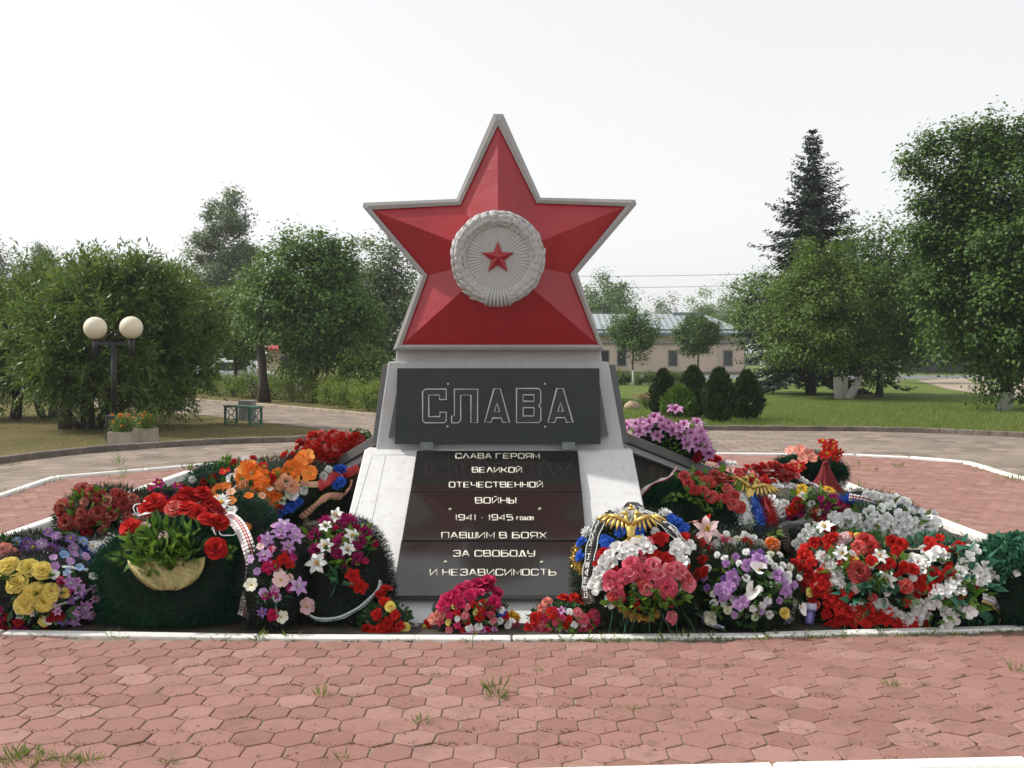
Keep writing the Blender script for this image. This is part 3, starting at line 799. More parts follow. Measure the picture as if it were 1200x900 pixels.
def tree(name, label, base, H, crad, cz, leafm, barkm, tr, ncl=90, per=200, cr=.5, L=.1, W=.6, inner=.4, limbs=10, droop=.1, stems=None, cat='tree', group=None, lean=(0, 0), outw=.5, jit=.14, flatb=0, coff=(0, 0), fork=.45, boughs=()):
    x, y = base[0], base[1]
    root = empty(name, (x, y, 0), 0, label, cat, group)
    cc = (x + coff[0], y + coff[1], cz)
    cl, d = clumps(cc, crad, ncl, inner, jit, flatb=flatb)
    for (bx1, bz1, bx2, bz2, k) in boughs:             # outreaching branches beyond the crown
        u = rng.random((k, 1)); q = np.array([x + bx1, y, bz1]) * (1 - u) + np.array([x + bx2, y, bz2]) * u + rng.normal(size=(k, 3)) * np.array([.16, .5, .14]) * (1.15 - u)
        cl = np.concatenate([cl, q]); d = np.concatenate([d, np.repeat(unit(np.array([[bx2 - bx1, 0, bz2 - bz1]])), k, 0)])
    ncl = len(cl)
    b = MB()
    if stems is None: stems = [(0, 0, lean[0], lean[1], tr)]
    tops = []
    for (sx, sy, lx, ly, r) in stems:
        zt = cz + crad[2] * .35
        pts = wob((x + sx, y + sy, -.03), (x + sx + lx, y + sy + ly, zt), 6, r * .5)
        b.tube(pts, [r * 1.35] + [r * (1 - .75 * (i / 6)) for i in range(1, 7)], 10); tops.append((pts, r))
    for k in range(limbs):
        tgt = Vector(cl[random.randrange(ncl)]); pts, r = random.choice(tops)
        t = random.uniform(fork, .95); i = min(int(t * 6), 5); s_ = pts[i].lerp(pts[i + 1], t * 6 - i)
        if tgt.z < s_.z - .3: tgt.z = s_.z + random.uniform(0, .4)
        q = wob(s_, tgt, 4, .06 * crad[0] * .3); b.tube(q, [r * .42, r * .34, r * .25, r * .16, r * .06], 6)
    b.build('trunk', barkm, root)
    np_mesh('crown', crown_leaves(cl, d, per, cr, L, W, droop, outw), 4, leafm, root)
    return root
def px_h(py, Y): return at(600, py, Y).z
def px_w(n, Y): return n * Y / F_PX
wht = (.62, .60, .56)
# ---- right: linden at the edge
B = G(1177, 481); Y = B.y
tree('linden_tree', 'tall dark linden with whitewashed lower trunk at the right edge of the lawn', B, px_h(135, Y), (px_w(98, Y), px_w(92, Y), (px_h(185, Y) - px_h(440, Y)) / 2), (px_h(185, Y) + px_h(440, Y)) / 2,
     M['lf_lime'], mk_bark('whitewashed linden bark', (.06, .05, .04), wht, .55),   .17, ncl=520, per=170, cr=.58, L=.14, W=.65, inner=.3, limbs=40, droop=.3, coff=(.40, 0), jit=.24, fork=.2, boughs=((-1.2, 6.4, -2.9, 7.5, 20), (-.9, 7.0, -2.5, 8.2, 18), (-.5, 7.4, -1.5, 8.5, 16), (0, 7.5, -.6, 8.6, 14), (-1.4, 4.8, -2.8, 5.4, 20), (-1.4, 3.7, -2.7, 3.8, 18), (-1.2, 5.7, -2.7, 6.4, 14), (.6, 7.5, .5, 8.7, 14), (1.2, 7.4, 1.8, 8.4, 12)))
# ---- apple tree with several stems
B = G(984, 467); Y = B.y
tree('apple_tree', 'round yellowish green apple tree with three whitewashed stems in front of the spruce', B, 0, (px_w(80, Y), px_w(75, Y), (px_h(292, Y) - px_h(452, Y)) / 2), (px_h(288, Y) + px_h(452, Y)) / 2,
     M['lf_apple'], mk_bark('whitewashed apple bark', (.06, .05, .045), wht, .85), .12, ncl=330, per=150, cr=.52, L=.13, W=.6, inner=.35, limbs=30, stems=[(0, 0, -.9, .1, .13), (.18, .1, .25, .2, .12), (.3, -.05, 1.5, -.2, .15), (-.05, .1, -.3, .4, .10)], droop=.25, coff=(-.55, 0), flatb=.75)
B = G(1040, 468)
tree('maple_tree', 'dark green maple standing between the round apple tree and the tall linden', (B.x + .6, 41.0), 0, (px_w(64, 41), px_w(64, 41), (px_h(275, 41) - px_h(432, 41)) / 2), (px_h(275, 41) + px_h(432, 41)) / 2,
     M['lf_lime'], M['bark'], .13, ncl=240, per=140, cr=.55, L=.15, W=.7, inner=.35, limbs=18, droop=.2, jit=.18)
# ---- spruce
def spruce(name, label, B, H, Rb, z0, n_whorl=46):
    root = empty(name, (B[0], B[1], 0), 0, label, 'tree')
    b = MB(); tapered(b, [(B[0], B[1], -.03), (B[0] + .03, B[1], H * .5), (B[0], B[1], H)], .24, .015)
    b.build('trunk', M['bark'], root)
    P, D, Ls = [], [], []; bb = MB()
    for k in range(n_whorl):
        t = (k + random.random() * .6) / n_whorl; z = z0 + (H - z0) * t ** .95
        ln = Rb * 1.35 * (1 - t) ** .85 * random.uniform(.85, 1.1) + .05
        nb = random.randint(6, 9) if t < .8 else 5
        for j in range(nb):
            an = 2 * math.pi * (j + random.random() * .8) / nb + k; L_ = ln * random.uniform(.55, 1.18)
            slope = -.28 + .75 * t
            dx, dy = math.cos(an), math.sin(an)
            m = max(6, int(L_ * 9))
            for i in range(m):
                u = (i + .5) / m
                sag = -.20 * L_ * u * u + .16 * L_ * u ** 4
                p = np.array([B[0] + dx * L_ * u, B[1] + dy * L_ * u, z + slope * L_ * u + sag])
                half = .42 * L_ * (1 - u) * .55 + .10
                for sgn in (-1, 1):
                    for q in range(3):
                        v = np.array([dx * .8 - dy * sgn * 1.0, dy * .8 + dx * sgn * 1.0, -.25 - .5 * random.random()])
                        P.append(p + rng.normal(0, .05, 3)); D.append(v + rng.normal(0, .22, 3)); Ls.append(min(half, .55) * random.uniform(.6, 1.2))
    P, D, Ls = np.array(P), np.array(D), np.array(Ls)
    np_mesh('crown', leaf_quads(P, D, Ls, .05 + .10 * Ls, bend=.12), 4, M['lf_spruce'], root)
B = G(950, 462)
spruce('spruce_tree', 'tall dark pointed spruce rising behind the round apple tree', (B.x, B.y), px_h(152, B.y), px_w(80, B.y), .9)
# ---- clipped young lindens by the building
B = G(742, 452)
tree('young_linden', 'small loose-crowned young linden with pale trunk near the pink building', B, 0, (px_w(27, B.y), px_w(26, B.y), px_w(26, B.y)), px_h(391, B.y), M['lf_lime'], mk_bark('pale young bark', (.09, .06, .05), wht, .9), .07, ncl=90, per=110, cr=.48, L=.13, W=.65, inner=.3, limbs=16, jit=.2, fork=.5)
B = G(819, 450)
tree('clipped_linden', 'small young linden clipped to a tight dark ball in front of the pink building', B, 0, (px_w(25, B.y), px_w(25, B.y), px_w(25, B.y)), px_h(391, B.y), M['lf_lime'], M['bark'], .07, ncl=110, per=120, cr=.42, L=.13, W=.65, inner=.4, limbs=10, jit=.05, fork=.6)
for px_, Y_, r_ in ((893, 58, .09), (1053, 62, .13)):
    p = at(px_, 430, Y_)
    tree('street_tree', ['slim street tree with white trunk behind the apple tree', 'white trunked street tree behind the dark maple'][px_ > 1000], (p.x, p.y), 0, (1.9, 1.9, 1.9), 4.1, M['lf_maple'], mk_bark('street bark', (.08, .06, .05), (.72, .70, .66), 1.6), r_, ncl=60, per=130, cr=.8, L=.2, W=.7, limbs=8)
# ---- thujas
def thuja_mesh(parent, H, Rr, m, n=5200):
    t = rng.random(n) ** .85; an = rng.random(n) * 2 * np.pi
    prof = np.interp(t, [0, .12, .35, .6, .85, 1], [.55, .9, 1.0, .82, .42, .05]) * Rr
    lump = 1 + .12 * np.sin(an * 5 + t * 9) + .10 * np.sin(an * 3 - t * 14) + rng.normal(0, .11, n)
    r = prof * lump * np.sqrt(rng.uniform(.45, 1, n))
    P = np.stack([np.cos(an) * r, np.sin(an) * r, t * H * .95 + .02], 1)
    D = np.stack([np.cos(an) * .45, np.sin(an) * .45, np.full(n, .9)], 1) + rng.normal(0, .28, (n, 3))
    L = rng.uniform(.06, .19, n)
    V = leaf_quads(P, D, L, L * .32, bend=.1)
    Mw = np.array(world_of(parent)); V = V @ Mw[:3, :3].T + Mw[:3, 3]
    np_mesh('foliage', V, 4, m, parent)
    b = MB(); bx = parent.location; b.tube([(bx.x, bx.y, -.02), (bx.x, bx.y, H * .5)], [.035, .015], 6); b.build('trunk', M['bark'], parent)
th = [(777, 487, 13.5, 52, 'leftmost and slimmest dark clipped thuja of the row, leaning left'), (812, 489, 17.5, 58, 'dark thuja with rounded top directly right of the low pale thuja bush'),
      (843, 495, 17.5, 62, 'pointed dark thuja in the middle of the gap before the last thuja'), (875, 492, 17, 56, 'last thuja at the right end of the row, stem showing below')]
for i, (x, y, rw, hh, lab) in enumerate(th):
    B = G(x, y); e = empty('thuja', (B.x, B.y, 0), 0, lab, 'shrub', 'thujas clipped in a row on the lawn')
    thuja_mesh(e, px_w(hh, B.y), px_w(rw, B.y), M['lf_thuja'])
B = G(796, 490); e = empty('thuja_bush', (B.x, B.y, 0), 0, 'low wide yellow-green thuja bush tucked between two dark thujas', 'shrub')
thuja_mesh(e, px_w(36, B.y), px_w(20, B.y), M['lf_hedge'] if False else M['lf_maple'], 3000)

# ---- shrubs
def shrub(name, label, B, rx, H, leafm, group=None, n=2600, L=.09, W=.4, cat='shrub', rise=.8):
    root = empty(name, (B[0], B[1], 0), 0, label, cat, group)
    cl, d = clumps((B[0], B[1], H * .52), (rx, rx * .8, H * .48), 46, .3, .15)
    cl[:, 2] = np.maximum(cl[:, 2], .06)
    d2 = d * .6; d2[:, 2] += rise
    V = crown_leaves(cl, d2, n // 46, rx * .34, L, W, -.1, 1.0)
    np_mesh('foliage', V, 4, leafm, root)
    b = MB()
    for k in range(7):
        an = random.random() * 6.28; b.tube([(B[0], B[1], -.02), (B[0] + math.cos(an) * rx * .5, B[1] + math.sin(an) * rx * .4, H * .7)], [.018, .006], 5)
    b.build('stems', M['bark'], root); return root
hp = [(208, 462, 440), (228, 463, 441), (250, 465, 443), (273, 467, 443), (297, 469, 442), (320, 470, 444), (343, 472, 443), (366, 474, 446), (388, 477, 449), (409, 480, 452), (432, 483, 456), (452, 484, 455)]
first = None
hl = ['first hedge shrub beside the willow at the far end of the path', 'second hedge shrub from the willow, along the path kerb', 'third hedge shrub from the willow, below the white van', 'fourth hedge shrub from the willow along the path',
      'hedge shrub in front of the slanting dark trunk', 'hedge shrub in front of the beige kiosk', 'hedge shrub just right of the beige kiosk', 'hedge shrub under the big maple crown', 'hedge shrub left of the tall lilac bush', 'hedge shrub in front of the tall lilac bush',
      'yellow-green hedge shrub close to the left edge of the monument', 'hedge shrub half hidden behind the monument plinth']
for i, (x, yb, yt) in enumerate(hp):
    B = G(x, yb - 2); H = px_w(yb - yt, B.y) + .12
    if i < 3: s_ = shrub('hedge_shrub', hl[i], B, px_w(22, B.y), H, M['lf_hedge'], 'yellow-green shrubs of the low hedge along the path', 3800); (first := (first or [])).append((s_, H, px_w(17, B.y)))
    else:
        src, h0, r0_ = first[i % 3]; c = copy_tree(src); c.location = (B.x, B.y, 0); c.rotation_euler = (0, 0, i * 1.7)
        k = px_w(17, B.y) / r0_; c.scale = (k, k, H / h0); c['label'] = hl[i]
B = G(425, 476); shrub('lilac_bush', 'tall fresh green lilac bush behind the hedge beside the monument', (B.x, B.y + 1.2), px_w(38, B.y), px_w(58, B.y), M['lf_bush'], n=6500, L=.12, W=.6)
# far low hedge before the building
far = None
fl = ['low shrub at the left of the row below the building, beside the monument', 'second low shrub of the row below the building', 'low shrub below the building, right behind the young linden trunk', 'low shrub below the building, between the two young lindens', 'low shrub below the building, left of the clipped linden', 'last low shrub below the building, behind the thujas']
for i, x in enumerate((716, 732, 750, 768, 786, 804)):
    p = at(x, 440, 58)
    if far is None: far = shrub('low_shrub', fl[0], (p.x, p.y), .62, .85, M['lf_bush'], 'low shrubs in front of the pink building', 1600, .12, .6)
    else: c = copy_tree(far); c.location = (p.x, p.y, 0); c.rotation_euler = (0, 0, i); c.scale = (1, 1, .9 + .1 * math.sin(i * 2.1)); c['label'] = fl[i]
# rockery on the lawn
B = G(741, 480); b = MB()
b.ball((B.x, B.y, .10), (.24, .16, .17), 10, 7); o = b.build('boulder', m_plain('pale boulder', (.42, .33, .22), .9, .3, 5, .5)); 
for v in o.data.vertices: v.co += Vector((random.gauss(0, .018), random.gauss(0, .018), random.gauss(0, .012)))
tag(o, 'pale beige boulder lying on the lawn beside the pink flowering plant', 'rock')
B = G(758, 478); e = shrub('flowering_shrub', 'low plant with small pink flowers beside the boulder', B, .42, .40, M['lf_bush'], None, 1500, .06, .5, 'plant')
P = np.array([B.x, B.y, .36]) + rng.normal(size=(260, 3)) * np.array([.22, .16, .06])
np_mesh('blossom', leaf_quads(P, rng.normal(size=(260, 3)) + [0, -.3, .8], .05, .05), 4, m_petal('pale pink blossom', (.45, .18, .22)), e)
B = G(731, 478); shrub('low_shrub', 'dark little shrub left of the boulder beside the monument', B, .3, .28, M['lf_lime'], None, 700, .06, .5)

# ---- left trees
B = G(105, 503); Y = B.y
def willow(name, label, B, crad, cz, coff, ncl, per, stems, seed):
    root = empty(name, (B[0], B[1], 0), 0, label, 'tree')
    cl, d = clumps((B[0] + coff[0], B[1] + coff[1], cz), crad, ncl, .4, .12, 7, .8)
    b = MB()
    for (sx, sy, lx, ly, r, zt) in stems:
        pts = wob((B[0] + sx, B[1] + sy, -.03), (B[0] + sx + lx, B[1] + sy + ly, zt), 5, .06); b.tube(pts, [r * 1.25, r, r * .85, r * .7, r * .5, r * .3], 9)
    for k in range(26):
        tgt = cl[random.randrange(ncl)]; sx, sy, lx, ly, r, zt = random.choice(stems)
        t = random.uniform(.3, .8); s0 = Vector((B[0] + sx + lx * t, B[1] + sy + ly * t, zt * t)); b.tube(wob(s0, tgt, 4, .08), [.045, .038, .03, .02, .008], 5)
    b.build('trunk', M['bark'], root)
    # twigs: curved sprays with narrow leaves
    n = len(cl) ; idx = np.repeat(np.arange(n), per)
    dd = unit(d[idx] + rng.normal(size=(len(idx), 3)) * .55 + np.array([0, 0, .25]))
    tw = .40 * rng.uniform(.5, 1.2, len(idx)); u = rng.random(len(idx))
    tid = rng.integers(0, 9, len(idx)); seeds = rng.normal(size=(n, 9, 3)); dd = unit(d[idx] * .9 + seeds[idx, tid] * .6 + np.array([0, 0, .35]))
    P = cl[idx] + dd * (tw * 1.7 * u)[:, None] - np.array([0, 0, .22]) * (u ** 2 * (1 - np.clip(cl[idx, 2:3] - cz, 0, 1).T[0] ))[:, None] + rng.normal(size=(len(idx), 3)) * .025
    D = dd * .8 + rng.normal(size=(len(idx), 3)) * .55 + np.array([0, 0, -.28])
    L = rng.uniform(.09, .19, len(idx)); np_mesh('crown', leaf_quads(P, D, L, L * .24, bend=.12), 4, M['lf_willow'], root)
willow('willow_tree', 'big bushy willow with several spreading stems behind the twin-globe lamp', B, (px_w(102, Y), px_w(90, Y), (px_h(316, Y) - px_h(484, Y)) / 2), (px_h(316, Y) + px_h(484, Y)) / 2, (.28, .3), 420, 260,
       [(-.55, 0, -.5, .2, .13, 2.4), (-.1, .1, -.2, .4, .10, 2.3), (.15, 0, .8, .1, .10, 2.2), (.05, -.1, .3, -.5, .08, 2.0), (.2, .1, 1.3, .3, .07, 1.6), (-.2, 0, -1.1, -.3, .07, 1.7)], 1)
Y = 26.5; p = at(42, 470, Y)
willow('willow_tree', 'second bushy willow at the left edge, behind the first one', (p.x, Y), (px_w(92, Y), px_w(80, Y), (px_h(318, Y) - px_h(478, Y)) / 2), (px_h(318, Y) + px_h(478, Y)) / 2 , (-.6, 0), 300, 170,
       [(-.55, 0, -.3, .2, .13, 2.6), (.45, .1, .2, .2, .15, 2.6), (0, .4, -.8, .3, .09, 2.2)], 2)
Y = 36; p = at(300, 440, Y)
tree('maple_tree', 'broad dark green maple left of the monument with a slanting trunk', (p.x + .3, Y), 0, (px_w(78, Y), px_w(62, Y), (px_h(275, Y) - px_h(428, Y)) / 2), (px_h(275, Y) + px_h(428, Y)) / 2, M['lf_maple'], M['bark'], .17, ncl=330, per=150, cr=.5, L=.14, W=.7, inner=.3, limbs=32, coff=(1.75, .5), droop=.2,
     stems=[(0, 0, -.35, .3, .19), (1.7, .8, .2, .1, .12), (2.6, 1.4, .1, 0, .07)], jit=.17)
Y = 41; p = at(276, 440, Y)
tree('maple_tree', 'small pale green maple left of the broad dark maple', (p.x, Y), 0, (px_w(37, Y), px_w(36, Y), (px_h(340, Y) - px_h(430, Y)) / 2), (px_h(340, Y) + px_h(430, Y)) / 2, M['lf_light'], M['bark'], .10, ncl=130, per=130, cr=.48, L=.13, W=.7, inner=.3, limbs=12, jit=.14)
Y = 47; p = at(450, 440, Y)
tree('poplar_tree', 'loose greyish green tree half hidden behind the left arm of the star', (p.x, Y), 0, (px_w(40, Y), px_w(40, Y), (px_h(278, Y) - px_h(435, Y)) / 2), (px_h(278, Y) + px_h(435, Y)) / 2, M['lf_birch'], M['bark'], .14, ncl=110, per=150, cr=.7, L=.16, W=.7, inner=.25, limbs=16, jit=.2)
Y = 48; p = at(400, 440, Y)
tree('maple_tree', 'dark maple filling the gap behind the broad one, close to the monument', (p.x, Y), 0, (px_w(50, Y), px_w(40, Y), (px_h(330, Y) - px_h(440, Y)) / 2), (px_h(330, Y) + px_h(440, Y)) / 2, M['lf_lime'], M['bark'], .14, ncl=120, per=150, cr=.7, L=.18, W=.7, inner=.3, limbs=10)
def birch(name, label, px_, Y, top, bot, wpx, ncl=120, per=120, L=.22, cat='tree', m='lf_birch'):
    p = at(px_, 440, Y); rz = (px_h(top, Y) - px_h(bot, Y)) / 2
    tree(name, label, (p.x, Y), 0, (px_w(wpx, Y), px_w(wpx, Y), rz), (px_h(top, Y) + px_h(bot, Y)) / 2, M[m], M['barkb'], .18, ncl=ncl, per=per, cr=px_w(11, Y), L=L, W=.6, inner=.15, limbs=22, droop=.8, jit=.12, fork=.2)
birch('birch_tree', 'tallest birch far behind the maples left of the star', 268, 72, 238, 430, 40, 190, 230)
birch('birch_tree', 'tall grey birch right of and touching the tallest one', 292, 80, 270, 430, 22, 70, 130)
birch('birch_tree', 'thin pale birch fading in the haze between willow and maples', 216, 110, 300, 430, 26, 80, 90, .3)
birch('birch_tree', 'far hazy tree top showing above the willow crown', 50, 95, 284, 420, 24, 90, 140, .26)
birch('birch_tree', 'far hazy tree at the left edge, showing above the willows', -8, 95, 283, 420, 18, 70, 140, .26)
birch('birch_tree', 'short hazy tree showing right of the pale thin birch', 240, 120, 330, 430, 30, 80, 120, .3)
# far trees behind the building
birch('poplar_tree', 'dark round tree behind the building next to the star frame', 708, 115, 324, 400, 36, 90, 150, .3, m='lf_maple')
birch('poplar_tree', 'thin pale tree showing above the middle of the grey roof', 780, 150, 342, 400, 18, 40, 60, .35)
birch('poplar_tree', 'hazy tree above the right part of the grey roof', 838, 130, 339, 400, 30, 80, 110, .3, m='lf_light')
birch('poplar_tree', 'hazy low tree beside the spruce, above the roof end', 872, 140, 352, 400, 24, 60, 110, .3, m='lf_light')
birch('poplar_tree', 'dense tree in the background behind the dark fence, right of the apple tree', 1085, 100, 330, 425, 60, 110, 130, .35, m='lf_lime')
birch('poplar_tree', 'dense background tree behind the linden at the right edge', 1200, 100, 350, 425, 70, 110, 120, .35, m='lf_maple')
for k, (x_, Y_, tp, wd_, lab) in enumerate(((520, 62, 335, 44, 'leafy tree standing straight behind the left half of the memorial'), (585, 78, 338, 46, 'leafy tree standing straight behind the middle of the memorial'), (640, 70, 345, 34, 'leafy tree standing straight behind the right half of the memorial'))):
    birch('poplar_tree', lab, x_, Y_, tp, 432, wd_, 100, 110, .2, m=('lf_maple', 'lf_light', 'lf_lime')[k])
# distant wood: one mass at the horizon
P = []
n = 26000
xx = rng.uniform(-150, 190, n); hh = 5.5 + 2.5 * np.sin(xx * .11) + 1.5 * np.sin(xx * .37 + 1)
P = np.stack([xx, 190 + rng.uniform(-6, 6, n), np.abs(rng.random(n)) * hh], 1)
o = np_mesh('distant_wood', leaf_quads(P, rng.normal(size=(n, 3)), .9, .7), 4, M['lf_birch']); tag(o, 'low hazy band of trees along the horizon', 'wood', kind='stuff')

# ------------------------------------------------------------------ buildings and street things
def quadbox(mb, x0, x1, y0, y1, z0, z1, mi=0): mb.box(((x0 + x1) / 2, (y0 + y1) / 2, (z0 + z1) / 2), (x1 - x0, y1 - y0, z1 - z0), 0, mi)
YB = 92.0
def bx(px_): return at(px_, 430, YB).x
def bz(py): return at(600, py, YB).z
bld = empty('long_building', (bx(780), YB, 0), 0, 'long low pinkish building with blue-grey ribbed metal roof across the road', 'building')
mw = m_plain('pink plaster', (.60, .47, .40), .9, .10, .5, .2); mcor = m_plain('tan cornice', (.40, .345, .25), .9, .12, 1)
mroof = NT('ribbed roof'); wv = mroof.n('ShaderNodeTexWave'); wv.inputs['Scale'].default_value = .55; wv.bands_direction = 'X'; mroof.l(mroof.coords(), wv.inputs[0])
mroof.color(mroof.mix(wv.outputs[1], (.20, .235, .245), (.33, .375, .39))); mroof.rough(.5); mroof.bump(wv.outputs[1], .8, .08); mroof = mroof.m
mroof2 = m_plain('roof trim', (.12, .17, .20), .6, .2, 1); mglass = m_plain('window glass', (.02, .028, .03), .12, .3, .3); mfr = m_plain('window frame', (.20, .20, .20), .6)
x0, x1 = bx(640), bx(872); z0 = 0
b = MB(); quadbox(b, x0, x1, YB, YB + 12, 0, bz(402)); b.build('wall', mw, bld)
b = MB(); quadbox(b, x0 - .05, x1 + .05, YB - .06, YB + 12.05, 0, .28); b.build('plinth', m_plain('grey plinth', (.20, .19, .18), .9), bld)
b = MB(); quadbox(b, x0 - .1, x1 + .1, YB - .12, YB + 12.1, bz(402), bz(393)); b.build('cornice', mcor, bld)
b = MB(); quadbox(b, x0 - .2, x1 + .2, YB - .22, YB - .002, bz(403.2), bz(402)); b.build('cornice_line', mroof2, bld)
ze, zr = bz(391), bz(364.5)
b = MB(); e0, e1 = x0 - .6, x1 + .7; yf, yb2 = YB - .8, YB + 12.8; ym = YB + 6; rx0, rx1 = x0, bx(838)
b.add([(e0, yf, ze), (e1, yf, ze), (e1, yb2, ze), (e0, yb2, ze), (rx0, ym, zr), (rx1, ym, zr)], [(0, 1, 5, 4), (1, 2, 5), (2, 3, 4, 5), (3, 0, 4), (0, 3, 2, 1)])
b.build('roof', mroof, bld)
b = MB(); quadbox(b, e0, e1, yf - .1, yf - .003, ze - .16, ze + .08); quadbox(b, e1 + .003, e1 + .1, yf, yb2, ze - .16, ze + .08); b.build('gutter', mroof2, bld)
b = MB(); b.hexa([Vector(q) for q in ((e0, yf + .55, ze + .25), (e1 - .7, yf + .55, ze + .25), (e1 - .7, yf + .62, ze + .25), (e0, yf + .62, ze + .25), (e0, yf + .55, ze + .42), (e1 - .7, yf + .55, ze + .42), (e1 - .7, yf + .62, ze + .42), (e0, yf + .62, ze + .42))]); b.build('snow_guard', mroof2, bld)
b = MB(); quadbox(b, bx(800), bx(838), ym - .5, ym + .5, zr - .35, zr + .12); b.build('ridge_cap', mroof2, bld)
for cxp in (666, 708.5, 728.5, 788.5, 853):
    xa, xb = bx(cxp - 5.8), bx(cxp + 5.8); za, zb = bz(429.5), bz(410)
    f = MB()
    for q in ((xa, xb, za, za + .1), (xa, xb, zb - .1, zb), (xa, xa + .1, za + .1, zb - .1), (xb - .1, xb, za + .1, zb - .1)): quadbox(f, q[0], q[1], YB - .05, YB + .02, q[2], q[3])
    fo = f.build('window', mfr, bld)
    g = MB(); quadbox(g, xa + .1, xb - .1, YB - .02, YB + .03, za + .1, zb - .1); g.build('pane', mglass, fo)
b = MB(); b.tube([(bx(843), YB - .2, .2), (bx(843), YB - .2, ze - .2)], .05, 6); b.build('downpipe', m_plain('pipe', (.5, .5, .5)), bld)
# taller gabled house behind
Y2 = 112; hb = empty('gabled_house', (at(690, 400, Y2).x, Y2, 0), 0, 'yellow gabled house with pale roof peeping out behind the star frame', 'building')
hx0, hx1 = at(650, 400, Y2).x, at(700, 400, Y2).x; zt, zg = at(600, 366, Y2).z, at(600, 353, Y2).z
b = MB(); quadbox(b, hx0, hx1, Y2, Y2 + 9, 0, zt); b.build('wall', m_plain('yellow plaster', (.46, .36, .20), .9), hb)
b = MB(); b.add([(hx0 - .5, Y2 - .5, zt - .1), (hx1 + .6, Y2 - .5, zt - .1), (hx1 + .6, Y2 + 9.5, zt - .1), (hx0 - .5, Y2 + 9.5, zt - .1), (hx0 - .5, Y2 + 4.5, zg + .3), (hx1 - 1.2, Y2 + 4.5, zg + .3)], [(0, 1, 5, 4), (1, 2, 5), (2, 3, 4, 5), (3, 0, 4), (3, 2, 1, 0)]); b.build('roof', mroof, hb)
# dark fence behind the right trees
fx0, fx1 = at(1058, 430, 97).x, at(1260, 430, 97).x
fe = empty('board_fence', (fx0, 97, 0), 0, 'dark board fence behind the road at the right', 'fence')
b = MB(); x = fx0
while x < fx1: quadbox(b, x, x + .17, 97, 97.04, .1, 2.5 + random.uniform(-.03, .03)); x += .19
b.build('boards', m_plain('dark boards', (.045, .045, .04), .9, .35, 1), fe)
for x in np.arange(fx0, fx1, 2.5): b = MB(); quadbox(b, x, x + .14, 97.05, 97.2, 0, 2.6); b.build('post', M['bark'], fe)
# overhead wires with poles
def pole(x, y, h, lab):
    r = empty('utility_pole', (x, y, 0), 0, lab, 'pole', 'utility poles'); b = MB(); b.tube([(x, y, -.05), (x, y, h)], [.16, .11], 8); b.build('pole_shaft', M['concrete_g'], r)
    b = MB(); b.box((x, y, h - .3), (1.6, .1, .1)); b.build('crossarm', M['bark'], r)
zw = px_h(322, 68); 
pa, pb = at(560, 322, 68), at(958, 318, 68)
pole(pa.x, 68, zw + .3, 'utility pole hidden behind the star, carrying the overhead wires'); pole(pb.x, 68, zw + .5, 'utility pole behind the spruce carrying the overhead wires')
for k, dz in enumerate((0, -.75)):
    b = MB(); pts = [pa.lerp(pb, t) + Vector((0, .3 * k, dz - 1.6 * t * (1 - t) * .5)) for t in np.linspace(0, 1, 16)]; b.tube(pts, .014, 5)
    o = b.build('overhead_wire', M['black']); tag(o, ['upper thin wire crossing the sky between star and spruce', 'lower thin wire crossing the sky between star and spruce'][k], 'wire', 'overhead wires')
# left: street lamp, kiosk, van, car
p = at(177, 296, 62); la = empty('street_lamp', (p.x, 62, 0), 0, 'tall thin pale street lamp standing behind the willow', 'street lamp'); h = p.z
b = MB(); b.tube([(p.x, 62, -.05), (p.x, 62, h - .5)], [.09, .05], 8); b.tube([(p.x, 62, h - .5), (p.x + .1, 62, h - .15), (p.x + .3, 62, h)], .035, 6); b.build('pole_shaft', M['concrete'], la)
b = MB(); b.ball((p.x + .38, 62, h), (.32, .14, .10), 10, 6); b.build('lamp_head', M['kerbw'], la)
Yk = 58; k0, k1 = at(313, 440, Yk).x, at(352, 440, Yk).x; kz = at(600, 424, Yk).z
ki = empty('kiosk', ((k0 + k1) / 2, Yk, 0), 0, 'small beige kiosk with a red awning seen under the maple crowns', 'kiosk')
b = MB(); quadbox(b, k0, k1, Yk, Yk + 2, 0, 2.1); b.build('wall', m_plain('beige kiosk wall', (.52, .44, .27), .8, .1, 2), ki)
b = MB(); b.prism([(k0 - .2, Yk + 2.1, 2.1), (k0 - .2, Yk - .7, 2.0), (k0 - .2, Yk - .7, 2.12), (k0 - .2, Yk + 2.1, 2.35)], (k1 - k0 + .4, 0, 0)); b.build('awning', m_plain('red awning', (.42, .05, .05), .7), ki)
b = MB(); quadbox(b, k0 + .8, k0 + 1.6, Yk - .02, Yk + .03, .9, 1.7); b.build('window', mglass, ki)
